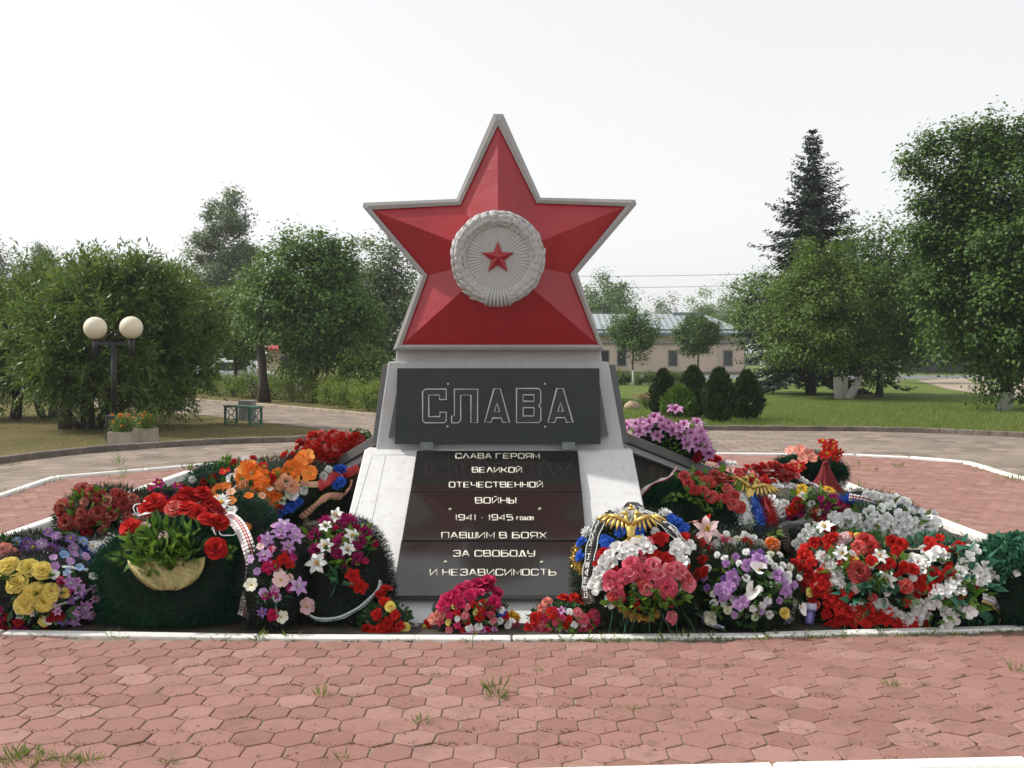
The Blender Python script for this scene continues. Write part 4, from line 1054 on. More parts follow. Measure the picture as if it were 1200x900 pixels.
def vehicle(name, label, x, y, L, Wd, H, hood, colm, cat, rz=0):
    r = empty(name, (x, y, 0), 0, label, cat)
    prof = [(-L/2, .35), (-L/2, .35 + (H-.35)*.45), (-L/2 + .1, H * .55)] if hood else [(-L/2, .35), (-L/2, H * .6)]
    if hood: prof += [(-L/2 + L*.12, H*.60), (-L/2 + L*.28, H), (L*.22, H), (L*.36, H*.62), (L/2, H*.52), (L/2, .35)]
    else: prof += [(-L/2 + .05, H*.95), (-L/2 + .25, H), (L/2 - L*.27, H), (L/2 - L*.14, H*.60), (L/2 - .05, H*.48), (L/2, .35)]
    b = MB(); b.prism([(x + q[0], y - Wd/2, q[1]) for q in prof], (0, Wd, 0)); o = b.build('body', colm, r); bv = o.modifiers.new('bevel', 'BEVEL'); bv.width = .06; bv.segments = 3
    for sx in (-.32, .32):
        for sy in (-1, 1):
            b = MB(); b.tube([(x + sx * L, y + sy * (Wd/2 - .12), .31), (x + sx * L, y + sy * (Wd/2 + .02), .31)], .31, 16); wh = b.build('wheel', M['black'], r)
            b = MB(); b.tube([(x + sx * L, y + sy * (Wd/2 + .022), .31), (x + sx * L, y + sy * (Wd/2 + .035), .31)], .18, 12); b.build('rim', M['steel'], wh)
    xa, xb, za, zb = (-L*.2, L*.2, H*.64, H*.93) if hood else (L*.12, L*.30, H*.62, H*.90)
    for sy in (-1, 1):
        b = MB(); quadbox(b, x + xa, x + xb, y + sy * (Wd/2 + .004) - .004, y + sy * (Wd/2 + .004) + .004, za, zb); b.build('window', mglass, r)
    for sx in (-1, 1):
        b = MB(); b.box((x + sx * (L/2 - .01), y - Wd*.32, H*.45), (.06, .3, .14)); b.build('headlight' if sx > 0 else 'tail_light', m_plain('lamp lens', (.6, .6, .6) if sx > 0 else (.4, .03, .03), .2), r)
wp = m_plain('white car paint', (.72, .73, .75), .3, .05, 2)
p = at(238, 440, 55); vehicle('parked_van', 'white van parked on the street behind the hedge', p.x - .6, 55, 4.9, 1.9, 2.2, False, wp, 'van')
p = at(276, 440, 53); vehicle('parked_car', 'white car parked right of the white van, mostly hidden by the pale maple', p.x, 53, 4.1, 1.7, 1.45, True, wp, 'car')
# twin globe lamp
B = at(134, 500, 19.6); lx, ly = B.x, B.y
lam = empty('globe_lamp', (lx, ly, 0), 0, 'black lamp post with two cream globes in front of the willow', 'lamp')
zg_ = px_h(384.5, ly); gr = px_w(13.2, ly)
b = MB(); quadbox(b, lx - .13, lx + .13, ly - .13, ly + .13, 0, .50); o = b.build('base', M['black'], lam); o.modifiers.new('bevel', 'BEVEL').width = .012
b = MB(); b.tube([(lx, ly, .5), (lx, ly, zg_ - gr - .06)], .055, 12); b.build('pole_shaft', M['black'], lam)
gx = px_w(21, ly)
b = MB(); quadbox(b, lx - gx - .05, lx + gx + .05, ly - .035, ly + .035, zg_ - gr - .12, zg_ - gr - .05); b.build('crossbar', M['black'], lam)
for s in (-1, 1):
    b = MB(); b.tube([(lx + s * gx, ly, zg_ - gr - .32), (lx + s * gx, ly, zg_ - gr + .04)], .06, 12); sk = b.build('socket', M['black'], lam)
    b = MB(); b.ball((lx + s * gx, ly, zg_ + (.01 if s > 0 else 0)), gr, 32, 20); b.build('globe', M['globe'], lam)
# planters
for i, (xa, xb, yb_) in enumerate(((125, 152.5, 523), (154.5, 177.5, 519))):
    B = G((xa + xb) / 2, yb_); wd = px_w(xb - xa, B.y) - .01; hh = px_w(16.5, B.y)
    pl = empty('planter', (B.x, B.y + .2, 0), 0, ['left one of two adjoining concrete planters of orange marigolds', 'right one of two adjoining concrete planters of orange marigolds'][i], 'planter', 'concrete marigold planters')
    b = MB(); y0, y1 = B.y, B.y + .40
    quadbox(b, B.x - wd/2, B.x + wd/2, y0, y0 + .04, 0, hh); quadbox(b, B.x - wd/2, B.x + wd/2, y1 - .04, y1, 0, hh)
    quadbox(b, B.x - wd/2, B.x - wd/2 + .04, y0 + .04, y1 - .04, 0, hh); quadbox(b, B.x + wd/2 - .04, B.x + wd/2, y0 + .04, y1 - .04, 0, hh); b.build('box', M['planter'], pl)
    b = MB(); quadbox(b, B.x - wd/2 + .04, B.x + wd/2 - .04, y0 + .04, y1 - .04, .02, hh - .05); b.build('soil', M['soil'], pl)
    n = 1500; P = np.array([B.x, B.y + .2, hh - .02]) + rng.normal(size=(n, 3)) * np.array([wd * .20, .10, .08]) + np.array([0, 0, .13])
    np_mesh('foliage', leaf_quads(P, rng.normal(size=(n, 3)) + [0, 0, .8], .055, .02), 4, M['lf_bush'], pl)
    for k in range(26 if i == 0 else 18):
        c = Vector((B.x + random.gauss(0, wd * .21), B.y + .2 + random.gauss(-.04, .1), hh + random.uniform(.10, .34)))
        b = MB(); b.ball(c, (.024, .024, .018), 7, 5); b.build('marigold', M.setdefault('marigold', m_petal('marigold', (.70, .15, .01), trans=.1)), pl)
# benches with concrete urn blocks
def bench(label, px0, px1, pyb, dirv, Lb):
    B = G((px0 + px1) / 2, pyb); bx_, by_ = B.x, B.y
    d = Vector((dirv[0], dirv[1], 0)).normalized(); s = Vector((-d.y, d.x, 0)); a = math.atan2(d.y, d.x)
    r = empty('park_bench', (bx_, by_, 0), 0, label, 'bench', 'green park benches')
    c = Vector((bx_, by_, 0))
    b = MB(); 
    for k in (-1, 0, 1): b.box(c + s * k * .125 + Vector((0, 0, .46)), (Lb, .115, .035), a)
    b.build('seat', M['green_top'], r)
    for e in (-1, 1):
        q = c + d * e * (Lb / 2 - .06); 
        for k in (-1, 1):
            b = MB(); b.box(q + s * k * .16 + Vector((0, 0, .22)), (.05, .04, .44), a); b.build('leg', M['green_paint'], r)
        b = MB(); b.box(q + Vector((0, 0, .425)), (.045, .28, .03), a); b.box(q + Vector((0, 0, .06)), (.045, .28, .03), a)
        for (zz, rr) in ((.16, .075), (.31, .075)):
            b.tube([q + s * math.cos(t) * rr * (1) + Vector((0, 0, zz + math.sin(t) * rr)) for t in np.linspace(0, 2 * math.pi, 16, endpoint=False)], .011, 5, closed=True)
        for k in (-1, 1): b.tube([q + s * k * .14 + Vector((0, 0, .07)), q + s * k * .03 + Vector((0, 0, .235)), q + s * k * .14 + Vector((0, 0, .41))], .010, 5)
        b.build('scroll_panel', M['green_paint'], r)
    return r
bench('green bench with scrolled ends on the grass beside the path, nearer one', 264, 306, 498.5, (.75, -.66), 1.15)
bench('green bench half hidden behind the willow branches, farther one', 170, 201, 482, (.8, .6), 1.1)
for i, (x0_, x1_, yb_, yt_) in enumerate(((275, 292.5, 494, 470.5), (187, 201, 482, 462))):
    B = G((x0_ + x1_) / 2, yb_); wd = px_w(x1_ - x0_, B.y); hh = px_w(yb_ - yt_, B.y)
    r = empty('litter_bin', (B.x, B.y + .5, 0), 0, ['square grey concrete litter bin behind the nearer green bench', 'grey concrete litter bin at the end of the farther bench'][i], 'litter bin', 'concrete litter bins')
    b = MB(); q = [Vector((B.x + sx * wd / 2 * k, B.y + .5 + sy * wd / 2 * k, z)) for z, k in ((0, 1.0), (hh * .8, .9)) for sx, sy in ((-1, -1), (1, -1), (1, 1), (-1, 1))]
    b.hexa(q); b.build('body', M['concrete_g'], r)
    b = MB(); quadbox(b, B.x - wd * .48, B.x + wd * .48, B.y + .5 - wd * .48, B.y + .5 + wd * .48, hh * .8, hh); b.build('rim', M['concrete_g'], r)

# ------------------------------------------------------------------ grass and weeds
def blades(n, sampler, hmin, hmax, wd, m, name, label):
    P = sampler(n); k = len(P)
    L = rng.uniform(hmin, hmax, k); D = rng.normal(size=(k, 3)) * .38; D[:, 2] = 1
    o = np_mesh(name, spikes(P, D, L, wd), 3, m); tag(o, label, 'grass', kind='stuff')
ring_np = [(p.x, p.y) for p in mid[2:-1] + ring_r]
rx_ = np.array([p[0] for p in ring_np]); ry_ = np.array([p[1] for p in ring_np])
def right_lawn(n):
    Y_ = 17 + 20 * rng.random(n) ** 1.6; X_ = rng.uniform(-2.5, 19.5, n)
    X_ = X_ * Y_ / 30 + rng.normal(0, .5, n)
    edge = np.interp(X_, rx_, ry_) + .14; k = Y_ > edge
    return np.stack([X_[k], Y_[k], np.zeros(k.sum())], 1)
blades(150000, right_lawn, .04, .13, .011, M['lf_grass'], 'lawn_grass', 'short green grass of the right lawn')
lx_ = np.array([p.x for p in ring_l]); ly_ = np.array([p.y for p in ring_l]); oi = np.argsort(lx_)
nx_ = np.array([p.x for p in path_near]); ny_ = np.array([p.y for p in path_near]); oj = np.argsort(nx_)
def left_lawn(n):
    Y_ = 15 + 16 * rng.random(n) ** 1.3; X_ = -rng.uniform(3.2, 16, n)
    e = np.interp(X_, lx_[oi], ly_[oi]) + .14; e2 = np.interp(X_, nx_[oj], ny_[oj]); k = (Y_ > e) & (Y_ < e2 - .05)
    return np.stack([X_[k], Y_[k], np.zeros(k.sum())], 1)
blades(30000, left_lawn, .02, .05, .010, M['lf_dry'], 'dry_lawn_grass', 'short dry yellowish grass of the left lawn')
# weeds along the kerbs and in the joints
P, D, L = [], [], []
def tuft(x, y, z, r, n, h, spread=.6):
    for _ in range(n):
        a = random.random() * 6.28; q = r * math.sqrt(random.random())
        P.append((x + math.cos(a) * q, y + math.sin(a) * q, z)); D.append((math.cos(a) * spread + random.gauss(0, .25), math.sin(a) * spread + random.gauss(0, .25), random.uniform(.5, 1))); L.append(h * random.uniform(.5, 1.2))
fe_ = [G(0, 745, 0), G(300, 749, 0), G(600, 752, 0), G(900, 748.5, 0), G(1200, 741, 0)]
for i in range(4):
    for k in range(170):
        t = random.random(); q = fe_[i].lerp(fe_[i + 1], t); xpix = 600 + q.x / q.y * F_PX
        dens = .15 + .85 * (xpix > 640) + (.5 if 260 < xpix < 330 else 0)
        if random.random() > dens: continue
        tuft(q.x, q.y - .005 - abs(random.gauss(0, .032)), .012, .03, 9, .028 if random.random() < .92 else .07, .8)
for (x, y, h, n, r) in ((583, 815, .10, 26, .035), (582, 822, .06, 30, .05), (378, 818, .06, 20, .03), (493, 851, .05, 18, .03), (30, 896, .055, 90, .10), (105, 896, .05, 35, .04), (15, 892, .06, 50, .05), (70, 897, .045, 50, .06), (200, 899, .04, 14, .03), (400, 894, .05, 10, .02),
                        (1044, 807, .05, 22, .03), (1190, 790, .06, 18, .03), (740, 835, .04, 10, .02), (630, 790, .03, 10, .02), (145, 556, .12, 22, .05), (140, 546, .22, 12, .05), (137, 562, .07, 30, .12), (1005, 548, .10, 20, .15), (1055, 549, .12, 20, .05), (1020, 553, .10, 22, .15),
                        (990, 575, .14, 50, .25), (1020, 583, .14, 40, .2), (1100, 620, .12, 50, .2), (1170, 655, .14, 60, .2), (1150, 640, .12, 40, .15), (220, 552, .14, 30, .06), (830, 535, .12, 16, .05), (795, 535, .12, 14, .05), (1190, 565, .12, 50, .25), (1150, 553, .1, 30, .2), (60, 568, .1, 30, .2), (20, 580, .1, 30, .15), (150, 556, .05, 30, .3)):
    q = G(x, y); tuft(q.x, q.y, .012, r, n, h, .45)
P_, D_, L_ = np.array(P), np.array(D), np.array(L)
o = np_mesh('weeds', leaf_quads(P_, D_, L_, .003 + L_ * .05, bend=.2), 4, M['lf_weed']); tag(o, 'grass tufts and weeds sprouting from kerbs and paver joints', 'weeds', kind='stuff')
P, D, L = [], [], []
for _ in range(900):
    q = G(random.uniform(0, 1200), random.uniform(758, 900)); 
    # snap to a joint row
    pitch = .176; row = pitch * math.sqrt(3) / 2; y = 3.0 + (round((q.y - 3.0) / row) + .62) * row
    tuft(q.x, y, .008, random.choice((.01, .018, .03)), 22, .016, .9)
P_, D_, L_ = np.array(P), np.array(D), np.array(L)
o = np_mesh('joint_moss', leaf_quads(P_, D_, L_, .005, bend=.2), 4, M['moss']); tag(o, 'brown moss crumbs along the joints of the red pavers', 'moss', kind='stuff')

# ------------------------------------------------------------------ artificial flowers
def patch(fn, nu, nv):
    V = [fn(-1 + 2 * i / nu, j / nv) for j in range(nv + 1) for i in range(nu + 1)]
    Fq = [(j * (nu + 1) + i, j * (nu + 1) + i + 1, (j + 1) * (nu + 1) + i + 1, (j + 1) * (nu + 1) + i) for j in range(nv) for i in range(nu)]
    return V, Fq
def petal_ring(mb, n, Rr, h, wid, tip=0.0, curl=.15, a0=0.0, nv=4, mi=0, jit=.1, cup=.25, base=.04):
    for k in range(n):
        a = a0 + 2 * math.pi * k / n + random.gauss(0, jit * .5); ca, sa = math.cos(a), math.sin(a)
        r_ = Rr * (1 + random.gauss(0, jit * .5)); hh = h + random.gauss(0, jit * .3); tw = random.gauss(0, jit)
        def fn(u, v):
            prof = (math.sin(math.pi * min(v * .62 + .12, 1.0)) if tip == 0 else math.sin(math.pi * (v * .97 + .03)) ** .8 * (1 - .25 * v))
            y = u * wid * Rr * prof; x = base + r_ * v * (1 - .10 * u * u * (1 if tip == 0 else 0))
            z = hh * (v ** .7) - curl * v ** 3 + cup * wid * u * u * Rr * prof + tw * u * .15 * Rr
            return Vector((x * ca - y * sa, x * sa + y * ca, z))
        V, Fq = patch(fn, 2, nv); mb.add(V, Fq, mi, True)
def fl_rose(mb):
    petal_ring(mb, 3, .26, .62, 1.1, curl=.0, cup=.5); petal_ring(mb, 4, .48, .58, .95, curl=.08, a0=.5, cup=.4)
    petal_ring(mb, 5, .76, .46, .72, curl=.18, a0=.2, cup=.3); petal_ring(mb, 6, 1.0, .26, .62, curl=.26, a0=.7, cup=.2)
def fl_carnation(mb):
    for n, Rr, h, c in ((5, .32, .62, .0), (8, .55, .58, .05), (10, .78, .48, .12), (11, .98, .26, .15)):
        petal_ring(mb, n, Rr, h, .42, curl=c, a0=random.random() * 3, nv=3, jit=.28, cup=.5)
def fl_mum(mb):
    for n, Rr, h in ((6, .25, .72), (11, .5, .70), (15, .74, .58), (18, .95, .36), (18, 1.0, .10)):
        petal_ring(mb, n, Rr, h, .17, tip=1, curl=-.05, a0=random.random() * 3, nv=2, jit=.16, cup=.5)
def fl_lily(mb):
    petal_ring(mb, 3, 1.0, .62, .30, tip=1, curl=.42, nv=5, cup=.35); petal_ring(mb, 3, .96, .60, .34, tip=1, curl=.36, a0=math.pi / 3, nv=5, cup=.35)
    for k in range(5):
        a = k * 1.257; mb.tube([(0, 0, .1), (math.cos(a) * .10, math.sin(a) * .10, .42), (math.cos(a) * .2, math.sin(a) * .2, .62)], [.02, .015, .04], 5, 1)
def fl_blossom(mb):
    petal_ring(mb, 6, 1.0, .36, .46, curl=.12, nv=3, cup=.2); mb.ball((0, 0, .12), (.16, .16, .12), 8, 5, mi=1)
def fl_daisy(mb):
    petal_ring(mb, 15, 1.0, .25, .17, tip=1, curl=.12, nv=3, cup=.2, jit=.06); petal_ring(mb, 12, .8, .32, .16, tip=1, curl=.08, a0=.2, nv=3, cup=.2, jit=.06)
    mb.ball((0, 0, .17), (.22, .22, .12), 10, 6, mi=1)
def fl_gladiolus(mb):
    petal_ring(mb, 3, .75, .95, .5, curl=.25, nv=4, cup=.5); petal_ring(mb, 4, 1.0, .62, .46, curl=.3, a0=.5, nv=4, cup=.4)
def fl_calla(mb):
    vs, fs = [], []
    for j in range(7):
        v = j / 6
        for i in range(15):
            a = -2.6 + 5.2 * i / 14; r = .10 + .55 * v ** 1.6; ext_ = 1 + .7 * v * max(0, math.cos(a)) ** 2
            vs.append(Vector((math.cos(a) * r * ext_, math.sin(a) * r, .1 + .7 * v - .25 * v ** 3 * max(0, math.cos(a)))))
    fs = [(j * 15 + i, j * 15 + i + 1, j * 15 + i + 16, j * 15 + i + 15) for j in range(6) for i in range(14)]
    mb.add(vs, fs, 0, True); mb.tube([(0, 0, .1), (.05, 0, .65)], [.06, .05], 6, 1)
FL = dict(rose=fl_rose, carnation=fl_carnation, chrysanthemum=fl_mum, lily=fl_lily, blossom=fl_blossom, daisy=fl_daisy, gladiolus=fl_gladiolus, calla=fl_calla)
COL = dict(red=(.50, .018, .014), dred=(.30, .012, .018), dusty=(.36, .05, .045), rosered=(.55, .05, .05), pink=(.68, .10, .16), palepink=(.75, .50, .50), hotpink=(.58, .02, .11), magenta=(.36, .02, .14),
           orange=(.82, .17, .02), peach=(.80, .38, .22), yellow=(.82, .66, .16), gold=(.80, .50, .05), white=(.87, .87, .85), cream=(.72, .72, .58), purple=(.26, .13, .42), lilac=(.50, .27, .58), pinklilac=(.62, .28, .54), blue=(.03, .11, .50), ltblue=(.26, .42, .72), coral=(.75, .25, .20))
C2 = dict(dusty=(.62, .34, .22), rosered=(.78, .30, .24), pink=(.82, .36, .38), orange=(.9, .34, .08), yellow=(.86, .74, .30), lilac=(.66, .48, .70), pinklilac=(.74, .50, .66), purple=(.42, .28, .58), coral=(.8, .42, .34), hotpink=(.70, .10, .22), palepink=(.82, .66, .64), peach=(.85, .55, .4), ltblue=(.5, .62, .8), red=(.60, .03, .025))
CEN = {'daisy': 'gold'}
PM = {}
def pmat(c):
    if c not in PM: PM[c] = m_petal('petal ' + c, COL[c], C2.get(c), trans=.22)
    return PM[c]
FM = {}
def fmesh(typ, c):
    k = (typ, c)
    if k not in FM:
        FM[k] = []
        for v in range(3 if typ in ('rose', 'carnation', 'lily', 'gladiolus') else 2):
            mb = MB(); FL[typ](mb); mb.v = [tuple(c_ + random.gauss(0, .035) for c_ in q) for q in mb.v]
            me = bpy.data.meshes.new(typ); me.from_pydata(mb.v, [], mb.f)
            me.polygons.foreach_set('material_index', mb.mi); me.polygons.foreach_set('use_smooth', mb.smooth)
            me.materials.append(pmat(c)); me.materials.append(pmat({'lilac': 'white', 'palepink': 'gold', 'pinklilac': 'magenta'}.get(c, 'gold' if c != 'gold' else 'dred'))); me.update(); FM[k].append(me)
    return random.choice(FM[k])

M['fur'] = m_leaf('green fur', [(.1, (.002, .022, .010)), (.5, (.004, .042, .020)), (.92, (.010, .075, .036))], .5, .1, gain=1.5)
M['tinsel'] = m_leaf('dark tinsel', [(.1, (.006, .010, .007)), (.6, (.014, .022, .014)), (.80, (.035, .05, .035)), (.90, (.34, .36, .34))], .35, .05, gain=1.0)  # pale upper stops paint sparkle glints onto some strands
M['fir'] = m_leaf('artificial fir', [(.1, (.008, .018, .008)), (.5, (.018, .036, .014)), (.95, (.04, .07, .028))], .5, .1, gain=1.0)
M['core'] = m_plain('dark wreath core', (.008, .016, .010), .95, .3, 10)
M['lv_light'] = m_leaf('light plastic leaves', [(.1, (.05, .13, .018)), (.5, (.10, .21, .03)), (.9, (.18, .32, .06))], .4, .25, gain=1.0)
M['lv_dark'] = m_leaf('dark plastic leaves', [(.1, (.018, .06, .018)), (.5, (.035, .10, .03)), (.9, (.07, .16, .05))], .4, .2, gain=1.0)
M['lv_teal'] = m_leaf('teal plastic leaves', [(.1, (.02, .10, .06)), (.5, (.04, .16, .10)), (.9, (.10, .25, .17))], .4, .2, gain=1.0)
M['fern'] = m_leaf('white fern', [(.1, (.5, .52, .48)), (.9, (.75, .75, .7))], .5, .2, gain=1.0)
M['goldm'] = m_plain('gold foil', (.62, .43, .12), .34, .25, 40, .3, metal=.75)
M['goldnet'] = m_plain('gold net cloth', (.40, .34, .14), .5, .35, 60, .5, metal=.3, bscale=180)
for k, c, r in (('rib_white', (.75, .74, .72), .35), ('rib_pale', (.72, .60, .60), .35), ('rib_red', (.48, .03, .04), .35), ('rib_pink', (.70, .30, .28), .3), ('rib_black', (.012, .011, .011), .3), ('rib_brown', (.05, .035, .03), .4), ('rib_gold', (.58, .45, .16), .35), ('rib_lilac', (.58, .56, .76), .3), ('rib_violet', (.26, .22, .55), .3), ('rib_blue', (.03, .12, .5), .4), ('cloth_red', (.15, .004, .006), .85), ('silver', (.55, .62, .62), .25)):
    M[k] = m_plain(k.replace('_', ' '), c, r, .12, 30)

class Wreath:
    def __init__(s, name, label, px, py, Y, rx, ry, rd, tilt=35, roll=0, foliage='tinsel', n=7000, fl=.06, fw=.003, furrow=0, grp='wreaths and bouquets laid in the flower bed', cat='wreath'):
        s.fl = fl = fl * .78; C = at(px, py, Y); s.Y = Y; t = R(tilt); phi = math.atan2(CAM_H - C.z, Y)
        ux = px_w(rx, Y); h = px_w(ry, Y)
        a = math.cos(t - phi); q = math.sin(t - phi) * rd
        ur = math.sqrt(max(h * h - q * q, (.35 * h) ** 2)) / max(abs(a), .3)
        X = Vector((math.cos(R(roll)), 0, -math.sin(R(roll)))); U0 = Vector((0, math.sin(t), math.cos(t)))
        U = (U0 - X * U0.dot(X)).normalized(); Nn = X.cross(U)
        if Nn.y > 0: Nn = -Nn
        s.A = Matrix((X * ux, U * ur, Nn * rd)).transposed(); s.Ai = s.A.inverted(); s.C = C; s.N = Nn
        s.root = empty(name, (C.x, C.y, 0), 0, label, cat, grp); s.px = px; s.py = py; s.used = []
        rows = s.A; ext_z = math.sqrt(sum(rows[2][i] ** 2 for i in range(3))); s.zmin = C.z - ext_z
        gz = soil_z(C.x, C.y)
        # foliage body: dark core + needles
        A = np.array(s.A); Cn = np.array(C)
        nu, nv = 28, 16; V = []
        def sp(i, j): th = math.pi * j / nv; ph = 2 * math.pi * i / nu; return np.array([math.sin(th) * math.cos(ph), math.sin(th) * math.sin(ph), math.cos(th)])
        def fur(p): return 1 + furrow * np.sin(np.hypot(p[..., 0], p[..., 1]) * 19)
        for j in range(nv):
            for i in range(nu):
                for q in ((i, j), (i, j + 1), (i + 1, j + 1), (i + 1, j)):
                    p = sp(*q); p = A @ (p * .90 * fur(p)) + Cn
                    V.append(p)
        nc = nu * nv
        if s.zmin > gz + .02:                          # a leg of foliage down to the soil under it
            k = 18; w0, d0 = ux * .55, min(rd, .12)
            for j in range(3):
                for i in range(k):
                    for q in ((i, j), (i + 1, j), (i + 1, j + 1), (i, j + 1)):
                        an = 2 * math.pi * q[0] / k; f = 1 - .1 * q[1]; zz = C.z + (gz - .02 - C.z) * q[1] / 3
                        V.append(np.array([C.x + math.cos(an) * w0 * f, C.y + math.sin(an) * d0 * f, zz]))
            nc += 3 * k
        if foliage:
            d = unit(rng.normal(size=(n, 3))); P = (d * (fur(d) * rng.uniform(.86, 1.0, n))[:, None]) @ A.T + Cn
            Nv = unit(d @ np.array(s.Ai)); D = Nv + rng.normal(size=(n, 3)) * (.55 if foliage != 'fur' else .33)
            if foliage in ('lv_light', 'lv_dark', 'lv_teal'): Q = leaf_quads(P, D, rng.uniform(.6, 1.2, n) * fl, fw)
            else: Q = leaf_quads(P, D, rng.uniform(.6, 1.25, n) * fl, fw, bend=.05)
            keep = Q.reshape(-1, 4, 3)[:, :, 2].min(1) > .012; Q = Q.reshape(-1, 4, 3)[keep].reshape(-1, 3); n = int(keep.sum())
            V = np.concatenate([np.array(V), Q]); mats = np.array([1] * nc + [0] * n)
        else: V = np.array(V); mats = np.array([1] * nc); foliage = 'core'
        V[:, 2] = np.maximum(V[:, 2], .012)
        np_mesh('foliage', V, 4, [M[foliage], M['core']], s.root, mats=mats)
    def surf(s, px, py, lift=0):
        o = s.Ai @ (ORG - s.C); d = s.Ai @ ray(px, py)
        a, b, c = d.dot(d), o.dot(d), o.dot(o) - 1; disc = b * b - a * c
        t = (-b - math.sqrt(disc)) / a if disc > 0 else -b / a
        q = o + d * t; nn = q.normalized(); p = s.A @ (nn if disc <= 0 else q) + s.C
        if disc <= 0: p = s.A @ q + s.C
        n = (s.Ai.transposed() @ nn).normalized()
        p = p + n * lift
        if p.z < .03: p.z = .03
        return p, n
    def put(s, typ, c, size, px, py, face=.65, lift=None):
        p, n = s.surf(px, py); r = px_w(size, p.y) / 2 * random.uniform(.88, 1.12)
        v = (ORG - p).normalized()
        dirn = (n * 1.0 + v * face + Vector((random.gauss(0, .22), random.gauss(0, .22), random.gauss(0, .22) + .15))).normalized()
        p = p + n * (r * .12 + s.fl * .5 + (lift or 0) * .55)
        q = dirn.to_track_quat('Z', 'Y') @ Matrix.Rotation(random.random() * 6.28, 3, 'Z').to_quaternion()
        o = bpy.data.objects.new(typ, fmesh(typ, c)); col.objects.link(o); o.parent = s.root
        rl = Vector(s.root.location); o.location = p - rl; o.rotation_euler = q.to_euler(); k = r * .95
        o.scale = (k, k, k * random.uniform(.85, 1.1)); return o
    def F(s, typ, c, size, pts, T=None, **kw):
        for q in pts:
            if T: q = (T[0] + q[0] / T[2], T[1] + q[1] / T[2])
            s.put(typ, c, size, q[0], q[1], **kw)
        return s
    def S(s, typ, c, size, n, e, md=.62, **kw):
        """scatter n flowers over a pixel ellipse of the wreath face"""
        cs = c if isinstance(c, (list, tuple)) else [c]; k = 0
        for _ in range(n * 40):
            if k >= n: break
            a, r = random.random() * 6.28, math.sqrt(random.random()); x, y = e[0] + math.cos(a) * r * e[2], e[1] + math.sin(a) * r * e[3]
            if all((x - u) ** 2 + ((y - v) * 1.3) ** 2 > (md * size) ** 2 for u, v in s.used):
                s.used.append((x, y)); s.put(typ, random.choice(cs), size, x, y, **kw); k += 1
        return s
    def leaves(s, m, size, n, e, W=.5, lift=.01, name='leaves'):
        P, D, L = [], [], []
        for _ in range(n):
            a, r = random.random() * 6.28, math.sqrt(random.random()); p, nn = s.surf(e[0] + math.cos(a) * r * e[2], e[1] + math.sin(a) * r * e[3], lift)
            P.append(p); D.append(nn * .7 + Vector((random.gauss(0, .7), random.gauss(0, .5), random.gauss(.1, .6)))); L.append(px_w(size, p.y) * random.uniform(.6, 1.2))
        P, D, L = np.array(P), np.array(D), np.array(L)
        np_mesh(name, leaf_quads(P, D, L, L * W, bend=.25), 4, M[m], s.root); return s
    def fronds(s, m, size, pts, T=None, name='fern_leaf'):
        """compound fern leaves"""
        for q in pts:
            if T: q = (T[0] + q[0] / T[2], T[1] + q[1] / T[2])
            p, nn = s.surf(q[0], q[1], .015); L = px_w(size, p.y); d = (nn * .5 + Vector((random.gauss(0, .8), -.2, random.gauss(-.1, .4)))).normalized()
            P, D, LL = [], [], []
            sd = d.cross(nn).normalized()
            for k in range(11):
                u = k / 10
                for sg in (-1, 1): P.append(p + d * L * u - Vector((0, 0, L * .25 * u * u))); D.append(sd * sg + d * .7); LL.append(L * .42 * (1 - u * .75))
            np_mesh(name, leaf_quads(np.array(P), np.array(D), np.array(LL), np.array(LL) * .3, bend=.1), 4, M[m], s.root)
        return s
    def ribbon(s, pts, wpx, stripes, T=None, lift=.025, name='ribbon', Y=None, text=None, tm='rib_white'):
        """pts in pixels on the wreath surface (or (px,py,Y)); stripes = [(fraction, material)...]"""
        P, Nn = [], []
        raw = []
        for q in pts:
            yy = q[2] if len(q) > 2 else None
            x, y = (T[0] + q[0] / T[2], T[1] + q[1] / T[2]) if T else q[:2]
            raw.append((x, y, yy))
        for (x, y, yy) in raw:
            if yy: P.append(at(x, y, yy)); Nn.append(Vector((0, -.8, .6)))
            else: p, n = s.surf(x, y, lift); P.append(p); Nn.append(n)
        # Catmull-Rom refine
        RP, RN = [], []
        for i in range(len(P) - 1):
            a, b, c, d = P[max(i - 1, 0)], P[i], P[i + 1], P[min(i + 2, len(P) - 1)]
            for k in range(6):
                t = k / 6; RP.append(.5 * ((2 * b) + (c - a) * t + (2 * a - 5 * b + 4 * c - d) * t * t + (3 * b - a - 3 * c + d) * t ** 3)); RN.append(Nn[i].lerp(Nn[i + 1], t).normalized())
        RP.append(P[-1]); RN.append(Nn[-1])
        mats = []; 
        for f, m in stripes:
            if M[m] not in mats: mats.append(M[m])
        mb = MB(); cum = [0]
        for f, m in stripes: cum.append(cum[-1] + f)
        tot = cum[-1]; vs = []; wv = random.random() * 6
        sides = []
        for i, (p, n) in enumerate(zip(RP, RN)):
            d = (RP[min(i + 1, len(RP) - 1)] - RP[max(i - 1, 0)]).normalized(); sd = d.cross(n).normalized(); wd = px_w(wpx, p.y)
            sides.append((sd, wd))
            for c_ in cum:
                e = c_ / tot - .5; vs.append(p + sd * e * wd + n * (.012 * math.sin(i * .8 + wv) * e + .006 * math.cos(e * 7)))
        k = len(cum)
        for i in range(len(RP) - 1):
            for j, (f, m) in enumerate(stripes):
                mb.add([vs[i * k + j], vs[i * k + j + 1], vs[(i + 1) * k + j + 1], vs[(i + 1) * k + j]], [(0, 1, 2, 3)], mats.index(M[m]), True)
        o = mb.build(name, mats, s.root)
        sm = o.modifiers.new('cloth', 'SOLIDIFY'); sm.thickness = .002
